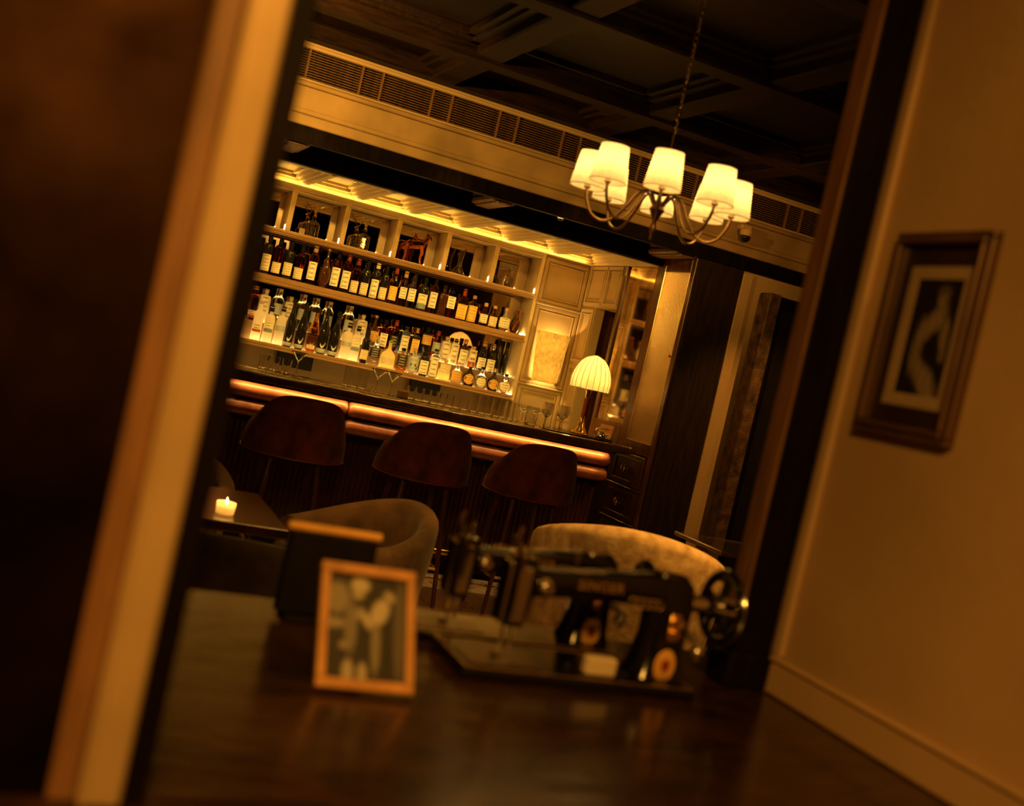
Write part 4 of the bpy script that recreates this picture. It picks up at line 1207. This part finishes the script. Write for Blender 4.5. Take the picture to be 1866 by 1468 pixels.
t = thing('lounge_table', 'square dark polished table holding the lit candle', 'table', (0.64, 4.79, 0))
bobj('top', (-0.40, 0.39, -0.39, 0.39, 0.60, 0.635), M['mahog'], t, bev=0.004)
bobj('brass_edge', (-0.395, 0.385, -0.385, 0.385, 0.592, 0.60), M['oldbrass'], t)
bm = NB(); tube(bm, [(0, 0, 0.04), (0, 0, 0.6)], 0.035, 14); obj('column', bm, M['oldbrass'], t, True)
bm = NB(); lathe(bm, [(0.22, 0.013), (0.22, 0.025), (0.05, 0.045)], seg=28); obj('foot', bm, M['oldbrass'], t, True)
t = thing('candle_holder', 'glass tealight holder with a lit candle on the dark table', 'candle', (0.785, 4.55, 0.6352))
bm = NB(); lathe(bm, [(0.034, 0), (0.038, 0.003), (0.041, 0.05), (0.039, 0.05), (0.035, 0.006), (0.0001, 0.005)], seg=24); obj('glass_cup', bm, G['frost'], t, True)
bm = NB(); lathe(bm, [(0.033, 0.0065), (0.034, 0.034), (0.0001, 0.033)], seg=24); obj('wax', bm, M['wax'], t, True)
bm = NB(); lathe(bm, [(0.0001, 0.036), (0.005, 0.042), (0.006, 0.048), (0.003, 0.06), (0.0001, 0.07)], seg=10); obj('flame', bm, M['flame'], t, True)
point('candle_flame', (0.785, 4.55, 0.635+0.075), 0.5, 0.01, (1, 0.5, 0.12))

# ================================================================== CHANDELIER
CX, CY, CZ = 2.04, 3.82, 2.31
ch = thing('chandelier', 'brass chandelier with eight small tapered cream shades', 'chandelier', (CX, CY, CZ))
bm = NB()
lathe(bm, [(0.004, -0.20), (0.010, -0.19), (0.014, -0.17), (0.008, -0.15), (0.016, -0.13), (0.030, -0.10), (0.018, -0.075), (0.010, -0.06), (0.009, 0.05), (0.016, 0.07), (0.009, 0.09), (0.006, 0.20), (0.003, 0.215)], seg=18)
obj('central_stem', bm, M['oldbrass'], ch, True)
bm = NB(); lathe(bm, [(0.008, -0.045), (0.06, -0.03), (0.07, -0.02), (0.02, -0.012), (0.01, 0.0)], seg=20); obj('drip_plate', bm, M['blackwood'], ch, True)
bm = NB()
zc = 0.22
while zc < 0.85:
    for k in range(8):
        pass
    pts = [(0.009*math.cos(a), 0, zc+0.016*math.sin(a)) if int(zc*100) % 2 else (0, 0.009*math.cos(a), zc+0.016*math.sin(a)) for a in [2*PI*i/10 for i in range(11)]]
    tube(bm, pts, 0.0028, 5, cap=False); zc += 0.025
obj('chain', bm, M['oldbrass'], ch, True)
bm = NB(); lathe(bm, [(0.012, 0.80), (0.05, 0.84), (0.055, 0.885)], seg=20); obj('ceiling_rose', bm, M['oldbrass'], ch, True)
view = math.atan2(CY, CX)
shade0 = arm0 = None
arm_parts = []
for k in range(8):
    a = view + PI + k*PI/4
    c, s = math.cos(a), math.sin(a)
    def Pp(r_, z): return (r_*c, r_*s, z)
    bm = NB()
    path = [Pp(0.015, -0.09), Pp(0.05, -0.04), Pp(0.085, -0.05), Pp(0.12, -0.11), Pp(0.16, -0.165), Pp(0.205, -0.185), Pp(0.25, -0.165), Pp(0.278, -0.115), Pp(0.286, -0.07)]
    # smooth the path
    sm = [Vector(path[0])]
    for i in range(len(path)-1):
        p0, p1, p2, p3 = [Vector(path[max(0, min(len(path)-1, i+d))]) for d in (-1, 0, 1, 2)]
        for q in (0.33, 0.66, 1.0):
            sm.append(0.5*((2*p1)+(-p0+p2)*q+(2*p0-5*p1+4*p2-p3)*q*q+(-p0+3*p1-3*p2+p3)*q**3))
    tube(bm, sm, 0.0055, 8)
    ar = obj('arm', bm, M['oldbrass'], ch, True)
    bm = NB(); lathe(bm, [(0.006, -0.075), (0.014, -0.07), (0.013, -0.06), (0.0095, -0.06), (0.0095, -0.01), (0.004, -0.005)], seg=14, cx=0.286*c, cy=0.286*s); obj('candle_sleeve', bm, M['paper'], ar, True)
    bm = NB(); sphere(bm, (0.286*c, 0.286*s, 0.012), 0.013, 1, 1, 1.6, 12, 8); obj('bulb', bm, M['bulb'], ar, True)
    bm = NB(); P = []
    for j in range(7):
        v = j/6
        P.append([(0.286*c+(0.071-0.0175*v)*math.cos(b), 0.286*s+(0.071-0.0175*v)*math.sin(b), -0.068+0.137*v) for b in [2*PI*i/32 for i in range(32)]])
    sheet(bm, P, 0, closeu=True)
    obj('lampshade', bm, M['shade'], ar, True, ang=80)
    for z_, r_ in ((-0.068, 0.0712), (0.069, 0.0537)):
        bm = NB(); tube(bm, [(0.286*c+r_*math.cos(b), 0.286*s+r_*math.sin(b), z_) for b in [2*PI*i/32 for i in range(33)]], 0.0016, 5, cap=False)
        obj('shade_trim', bm, M['oldbrass'], ar, True)
    point('chandelier_bulb', (CX+0.286*c, CY+0.286*s, CZ+0.004), 2.3, 0.02, GLOW)

# ================================================================== FOREGROUND: LEDGE, PASSAGE WALL, PILASTER, GLAZED SCREEN
HL = 0.94
t = thing('display_ledge', 'deep polished dark stone ledge carrying sewing machines and small picture frame', 'ledge', (0, 0, 0))
bobj('slab', (-1.6, 1.519, 0.45, 2.14, HL-0.04, HL), M['ledge'], t, bev=0.004)
bobj('base', (-1.6, 1.519, 0.55, 2.08, 0, HL-0.04), M['blackwood'], t)
wp = struct(bobj('wall_passage', (1.522, 1.66, -2.6, 1.945, 0, 3.08), M['plaster']))
tr = struct(bobj('trim_1', (1.508, 1.522, -0.6, 1.873, HL, 1.008), M['trim'], None, bev=0.004))
bobj('trim_cap', (1.502, 1.522, -0.6, 1.873, 1.008, 1.022), M['trim'], tr, bev=0.005)
tr2 = struct(bobj('trim_2', (1.505, 1.522, 1.845, 1.873, 1.022, 3.08), M['trim'], None, bev=0.004))
pl = struct(bobj('wall_pilaster_near', (1.415, 1.505, 1.873, 1.94, HL, 3.08), M['blackwood'], None, bev=0.003))
bobj('edge_strip', (1.408, 1.415, 1.875, 1.93, HL+0.16, 3.08), M['brownwood'], pl, bev=0.002)
bobj('plinth', (1.40, 1.507, 1.863, 1.95, HL, HL+0.075), M['blackwood'], pl, bev=0.008)
# left: jamb + brass-coloured stile + wood stile + dark mirror panel, blurred reflections in its colour
sn = thing('mirrored_screen', 'tall screen of dark mirror with painted blurred reflections, pale stile and black edge at left', 'screen', (0, 1.2, HL))
bobj('black_edge', (0.163, 0.190, 0.0, 0.06, 0, 2.14), M['blackwood'], sn, bev=0.002)
bm = NB(); box(bm, 0.1185, 0.163, -0.008, 0.05, 0, 2.14, 0.004); box(bm, 0.1215, 0.126, -0.011, -0.006, 0, 2.14, 0.001)
obj('pale_stile', bm, M['cream_metal'], sn)
bobj('wood_stile', (0.088, 0.1185, 0.0, 0.045, 0, 2.14), M['brownwood'], sn, bev=0.004)
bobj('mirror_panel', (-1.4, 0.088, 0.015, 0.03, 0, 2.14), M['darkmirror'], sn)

# ---- framed picture on the passage wall
t = thing('wall_picture', 'large framed drawing of a seated figure on right plaster wall', 'picture', (1.52, 1.655, 1.524))
W2, H2 = 0.128, 0.405
bm = NB()
def wf_ring(bm, y0, y1, z0, z1, w_, d0, d1, bev=0.003):
    box(bm, -d1, -d0, y0, y1, z1-w_, z1, bev); box(bm, -d1, -d0, y0, y1, z0, z0+w_, bev)
    box(bm, -d1, -d0, y0, y0+w_, z0+w_, z1-w_, bev); box(bm, -d1, -d0, y1-w_, y1, z0+w_, z1-w_, bev)
wf_ring(bm, -W2, W2, 0, H2, 0.014, 0, 0.022); wf_ring(bm, -W2+0.014, W2-0.014, 0.014, H2-0.014, 0.011, 0, 0.03)
obj('frame', bm, M['bronzeframe'], t)
bobj('dark_mount', (-0.008, 0.0, -W2+0.02, W2-0.02, 0.02, H2-0.02), M['darkmat'], t)
bm = NB(); wf_ring(bm, -0.096, 0.074, 0.063, 0.338, 0.025, 0.008, 0.012, 0.001); obj('cream_mount', bm, M['matboard'], t)
def seated(u, v):
    base = (0.018, 0.012, 0.008); c = base
    g = (0.62, 0.48, 0.32)
    f = 0.0
    f = max(f, 0.8*blob(u, v, .62, .80, .10, .085))            # head
    f = max(f, 0.35*blob(u, v, .62, .88, .13, .06))            # hair wrap
    f = max(f, 0.9*blob(u, v, .50, .60, .28, .11, 0.5))         # shoulder
    f = max(f, 0.8*blob(u, v, .80, .52, .09, .17, 0.25))        # right arm
    f = max(f, 0.75*blob(u, v, .30, .42, .11, .24, -0.1))       # left side of robe
    f = max(f, 0.85*blob(u, v, .58, .15, .33, .12, -0.5))       # lap and skirt
    f = max(f, 0.7*blob(u, v, .84, .36, .06, .06))
    f -= 0.55*blob(u, v, .58, .40, .16, .15)                   # dark hollow
    st = 0.75+0.25*math.sin(u*40+v*25+3*math.sin(v*17))
    return lerp(c, g, max(0.0, min(1.0, f*st)))
p = print_plane('drawing', 0.125, 0.23, 46, 80, seated, t, 0.5, 0.2)
p.rotation_euler = (0, 0, -PI/2); p.location = (-0.0095, -0.011, 0.086)
bm = NB(); box(bm, -0.016, -0.0145, -0.103, 0.103, 0.025, 0.38)
gl = obj('glazing', bm, M['pane'], t)

# ---- small picture frame on the ledge
t = thing('photo_frame', 'small honey wood photo frame leaning back, dancing couple in photograph', 'picture frame', (0.551, 1.62, HL))
lean = math.atan2(0.12, 0.18)
e = bpy.data.objects.new('frame_body', None)
FW, FH, FB = 0.081, 0.206, 0.013
def tilt(bm):
    for v in bm.verts:
        y, z = v.co.y, v.co.z
        v.co.y = y*math.cos(lean)+z*math.sin(lean); v.co.z = -y*math.sin(lean)+z*math.cos(lean)+0.007
bpy.data.objects.remove(e)
for dims in ((-FW, FW, -0.006, 0.008, FH-0.017, FH), (-FW, FW, -0.006, 0.008, 0, 0.017), (-FW, -FW+0.015, -0.006, 0.008, 0.017, FH-0.017), (FW-0.015, FW, -0.006, 0.008, 0.017, FH-0.017)):
    bm = NB(); box(bm, *dims, bev=0.002, seg=2); tilt(bm); obj('frame_rail', bm, M['frame_wood'], t)
bm = NB(); box(bm, -FW+0.01, FW-0.01, 0.004, 0.008, 0.01, FH-0.01); tilt(bm); obj('backing', bm, M['black'], t)
bm = NB(); box(bm, -0.02, 0.02, 0.008, 0.01, 0.03, 0.15); tilt(bm)
for v in bm.verts:
    if v.co.z < 0.07: v.co.y += 0.06; v.co.z = max(0.0, v.co.z-0.02)
obj('easel_strut', bm, M['black'], t)
def couple(u, v):
    c = (0.02, 0.014, 0.01); g = (0.50, 0.42, 0.30)
    f = 0.0
    f = max(f, 0.45*blob(u, v, .12, .76, .16, .15))             # onlooker at left
    f = max(f, 0.5*blob(u, v, .08, .52, .17, .05))
    f = max(f, 0.95*blob(u, v, .40, .90, .12, .07))            # pale head
    f = max(f, 0.7*blob(u, v, .38, .82, .08, .06))
    f = max(f, 0.95*blob(u, v, .66, .66, .15, .10, 0.9))       # raised sleeve
    f = max(f, 0.85*blob(u, v, .50, .57, .11, .05, -0.8))
    f = max(f, 0.6*blob(u, v, .40, .63, .07, .05, 0.8))
    f = max(f, 0.7*blob(u, v, .78, .82, .08, .05, -0.4))       # partner's face
    f = max(f, 0.35*blob(u, v, .30, .50, .08, .25))            # dress
    f = max(f, 0.5*blob(u, v, .22, .32, .06, .04))
    f = max(f, 0.4*blob(u, v, .62, .35, .06, .28))
    f = max(f, 0.75*blob(u, v, .28, .08, .07, .11)); f = max(f, 0.75*blob(u, v, .46, .07, .06, .10))
    f = max(f, 0.18*blob(u, v, .92, .5, .08, .5))
    return lerp(c, g, min(1, f))
p = print_plane('photograph', 2*(FW-0.014), FH-0.032, 40, 54, couple, t, 0.45, 0.3)
for v in p.data.vertices:
    y, z = v.co.y+0.002, v.co.z+0.016
    v.co.y = y*math.cos(lean)+z*math.sin(lean); v.co.z = -y*math.sin(lean)+z*math.cos(lean)+0.007

# ---- dark box with brass lid edge
t = thing('menu_board', 'upright black menu board with gold top rail behind photo frame', 'board', (0.56, 2.0, HL))
bobj('board', (-0.086, 0.084, 0.0, 0.03, 0.012, 0.168), M['black'], t, bev=0.004)
bobj('foot', (-0.07, 0.07, -0.02, 0.06, 0, 0.012), M['black'], t, bev=0.003)
bm = NB(); tube(bm, [(-0.092, 0.012, 0.176), (0.089, 0.012, 0.176)], 0.0085, 12); obj('gold_rail', bm, M['goldpaint'], t, True)

# ---- sewing machines
def sewing_machine(loc, s, label, arm_x, wheel_r):
    """local: x from 0 (bed left) to .49 (bed right); head at left, wheel at right; front faces -y"""
    t = thing('sewing_machine', label, 'sewing machine', loc, 0, 'antique black sewing machines on the ledge')
    t.scale = (s, s, s)
    bobj('bed', (0.0, 0.49, 0.0, 0.18, 0.0, 0.022), M['enamel'], t, bev=0.005, seg=2)
    bm = NB(); ring = 0.003
    for y in (0.004, 0.176):
        box(bm, 0.004, 0.486, y-0.0015, y+0.0015, 0.0222, 0.0232)
    box(bm, 0.004, 0.007, 0.004, 0.176, 0.0222, 0.0232); box(bm, 0.483, 0.486, 0.004, 0.176, 0.0222, 0.0232)
    obj('gilt_border', bm, M['gold'], t)
    bobj('slide_plate', (0.02, 0.17, 0.03, 0.12, 0.0222, 0.0245), M['gunmetal'], t, bev=0.001)
    # pillar + arm as one casting
    bm = NB()
    def rect_ring(cx, cy, cz, hx, hy, ax):
        out = []
        for i in range(16):
            a = 2*PI*i/16; c_, s_ = math.cos(a), math.sin(a); k = (abs(c_)**4+abs(s_)**4)**-0.25
            if ax == 'z': out.append((cx+hx*k*c_, cy+hy*k*s_, cz))
            else: out.append((cx, cy+hy*k*c_, cz+hx*k*s_))
        return out
    secs = [rect_ring(0.435, 0.09, 0.022, 0.062, 0.05, 'z'), rect_ring(0.437, 0.09, 0.05, 0.052, 0.04, 'z'), rect_ring(0.44, 0.09, 0.10, 0.046, 0.034, 'z'),
            rect_ring(0.44, 0.09, 0.15, 0.048, 0.034, 'z'), rect_ring(0.438, 0.09, 0.205, 0.046, 0.032, 'z'), rect_ring(0.43, 0.09, 0.224, 0.036, 0.024, 'z')]
    sheet(bm, secs, 0, closeu=True)
    bm.faces.new([min(bm.verts, key=lambda v, p=p: (v.co-Vector(p)).length) for p in secs[-1]])
    secs = [rect_ring(0.45, 0.09, 0.186, 0.038, 0.032, 'x'), rect_ring(0.38, 0.09, 0.187, 0.035, 0.030, 'x'), rect_ring(0.30, 0.09, 0.184, 0.029, 0.028, 'x'),
            rect_ring(0.20, 0.09, 0.174, 0.025, 0.026, 'x'), rect_ring(0.13, 0.09, 0.170, 0.028, 0.026, 'x')]
    sheet(bm, secs, 0, closeu=True)
    # head
    secs = [rect_ring(0.11, 0.09, 0.085, 0.020, 0.022, 'z'), rect_ring(0.11, 0.09, 0.10, 0.024, 0.026, 'z'), rect_ring(0.112, 0.09, 0.16, 0.027, 0.029, 'z'),
            rect_ring(0.112, 0.09, 0.20, 0.026, 0.028, 'z'), rect_ring(0.112, 0.09, 0.215, 0.02, 0.02, 'z')]
    sheet(bm, secs, 0, closeu=True)
    for q in (secs[0], secs[-1]):
        bm.faces.new([min(bm.verts, key=lambda v, p=p: (v.co-Vector(p)).length) for p in q])
    obj('casting', bm, M['enamel'], t, True, ang=60)
    bobj('face_plate', (0.076, 0.086, 0.068, 0.112, 0.09, 0.205), M['chrome'], t, bev=0.003)
    bobj('front_plate', (0.094, 0.122, 0.058, 0.063, 0.095, 0.2), M['chrome'], t, bev=0.002)
    bm = NB(); tube(bm, [(0.10, 0.09, 0.03), (0.10, 0.09, 0.235)], 0.0045, 8); tube(bm, [(0.118, 0.09, 0.035), (0.118, 0.09, 0.245)], 0.0045, 8)
    box(bm, 0.088, 0.104, 0.075, 0.10, 0.026, 0.034, 0.002); obj('needle_bar', bm, M['chrome'], t, True)
    bm = NB(); tube(bm, [(0.10, 0.06, 0.20), (0.085, 0.055, 0.225), (0.07, 0.05, 0.255), (0.075, 0.05, 0.275)], [0.006, 0.005, 0.004, 0.003], 8); obj('thread_lever', bm, M['oldbrass'], t, True)
    bm = NB(); lathe(bm, [(0.016, 0), (0.016, 0.004), (0.008, 0.006), (0.008, 0.02), (0.01, 0.024)], seg=18)
    for v in bm.verts: v.co = Vector((v.co.x+0.15, 0.062-v.co.z, v.co.y+0.17))
    obj('tension_dial', bm, M['chrome'], t, True)
    bm = NB(); tube(bm, [(0.36, 0.09, 0.20), (0.36, 0.09, 0.245)], 0.003, 8); tube(bm, [(0.22, 0.09, 0.20), (0.22, 0.09, 0.235)], 0.003, 8); obj('spool_pin', bm, M['chrome'], t, True)
    # wheel on the axle at right
    def wheelpt(a, r_, x): return (x, 0.09+r_*math.cos(a), 0.172+r_*math.sin(a))
    ax = 0.565
    bm = NB(); tube(bm, [(0.46, 0.09, 0.172), (ax+0.01, 0.09, 0.172)], 0.018, 14); tube(bm, [(ax-0.012, 0.09, 0.172), (ax+0.022, 0.09, 0.172)], 0.026, 16); obj('wheel_hub', bm, M['chrome'], t, True)
    bm = NB(); tube(bm, [wheelpt(2*PI*i/48, wheel_r-0.009, ax) for i in range(49)], 0.0095, 10, cap=False)
    for k in range(5):
        a = 2*PI*k/5+0.3; tube(bm, [wheelpt(a, 0.02, ax), wheelpt(a+0.12, wheel_r*0.55, ax-0.004), wheelpt(a, wheel_r-0.012, ax)], [0.011, 0.007, 0.009], 8)
    obj('hand_wheel', bm, M['enamel'], t, True)
    bm = NB(); tube(bm, [wheelpt(2*PI*i/48, wheel_r-0.001, ax+0.002) for i in range(49)], 0.0035, 6, cap=False); obj('wheel_rim', bm, M['chrome'], t, True)
    bm = NB(); tube(bm, [wheelpt(0.9, wheel_r-0.012, ax), wheelpt(0.9, wheel_r-0.012, ax+0.035)], [0.006, 0.009], 10); obj('crank_handle', bm, M['brownwood'], t, True)
    # stitch lever and winder bits
    bm = NB(); box(bm, 0.425, 0.45, 0.045, 0.052, 0.10, 0.155, 0.002); tube(bm, [(0.4375, 0.048, 0.14), (0.4375, 0.025, 0.14)], 0.009, 12); tube(bm, [(0.4375, 0.048, 0.118), (0.4375, 0.03, 0.118)], 0.007, 12)
    obj('stitch_regulator', bm, M['brass'], t, True)
    bm = NB(); tube(bm, [(0.47, 0.05, 0.12), (0.50, 0.03, 0.10), (0.49, 0.03, 0.075)], 0.008, 10); sphere(bm, (0.49, 0.03, 0.09), 0.014, seg=10, rings=6); obj('bobbin_winder', bm, M['chrome'], t, True)
    # oval maker's badge
    bm = NB(); lathe(bm, [(0.0001, 0), (0.022, 0.0), (0.024, 0.002), (0.022, 0.004), (0.0001, 0.004)], seg=24)
    for v in bm.verts: v.co = Vector((v.co.x+0.433, 0.045-v.co.z, v.co.y*1.35+0.052))
    bd = obj('oval_badge', bm, M['goldpaint'], t, True)
    bm = NB(); lathe(bm, [(0.0001, 0), (0.009, 0.0), (0.009, 0.0015), (0.0001, 0.0015)], seg=16)
    for v in bm.verts: v.co = Vector((v.co.x+0.433, 0.0405-v.co.z, v.co.y*1.3+0.054))
    obj('badge_centre', bm, M['red'], bd)
    # gilt lettering on the arm
    cu = bpy.data.curves.new('lettering', 'FONT'); cu.body = 'SINGER'; cu.size = 0.0265; cu.extrude = 0.0004; cu.space_character = 1.15; cu.align_x = 'CENTER'; cu.offset = 0.0006
    tmp = bpy.data.objects.new('tmp', cu); COL.objects.link(tmp)
    bpy.context.view_layer.update()
    me = bpy.data.meshes.new_from_object(tmp.evaluated_get(bpy.context.evaluated_depsgraph_get()))
    bpy.data.objects.remove(tmp); bpy.data.curves.remove(cu)
    me.materials.clear(); me.materials.append(M['gold'])
    for v in me.vertices:
        x_, y_, z_ = v.co; v.co = (x_+0.268, 0.0605-z_, y_*0.95+0.176+(x_)*0.03)
    lo = bpy.data.objects.new('lettering', me); COL.objects.link(lo); lo.parent = t
    # scroll transfer along the arm and bed front
    bm = NB()
    for (x_a, x_b, zz, yy) in ((0.17, 0.40, 0.206, 0.075), ):
        tube(bm, [(x_a+(x_b-x_a)*i/14, yy, zz+0.003*math.sin(i*1.3)) for i in range(15)], 0.0011, 5)
    for i in range(5):
        a0_ = 0.34+0.015*i
        tube(bm, [(a0_+0.008*math.cos(b), 0.0565, 0.165+0.008*math.sin(b)*1.2) for b in [2*PI*j/10 for j in range(11)]], 0.0009, 4)
    obj('gilt_scrolls', bm, M['gold'], t, True)
    return t
sewing_machine((0.765, 1.75, HL+0.0005), 1.0, 'nearer black sewing machine with big wheel and gold lettering', 0, 0.076)
sewing_machine((0.735, 1.957, HL+0.0005), 0.93, 'second black sewing machine standing behind the nearer one', 0, 0.052)

# pale card lying on the bed of the nearer machine
o = bobj('folded_cloth', (1.02, 1.085, 1.775, 1.80, HL+0.023, HL+0.058), M['paper'], None, bev=0.004); tag(o, 'small folded pale cloth on bed of nearer sewing machine', 'cloth')
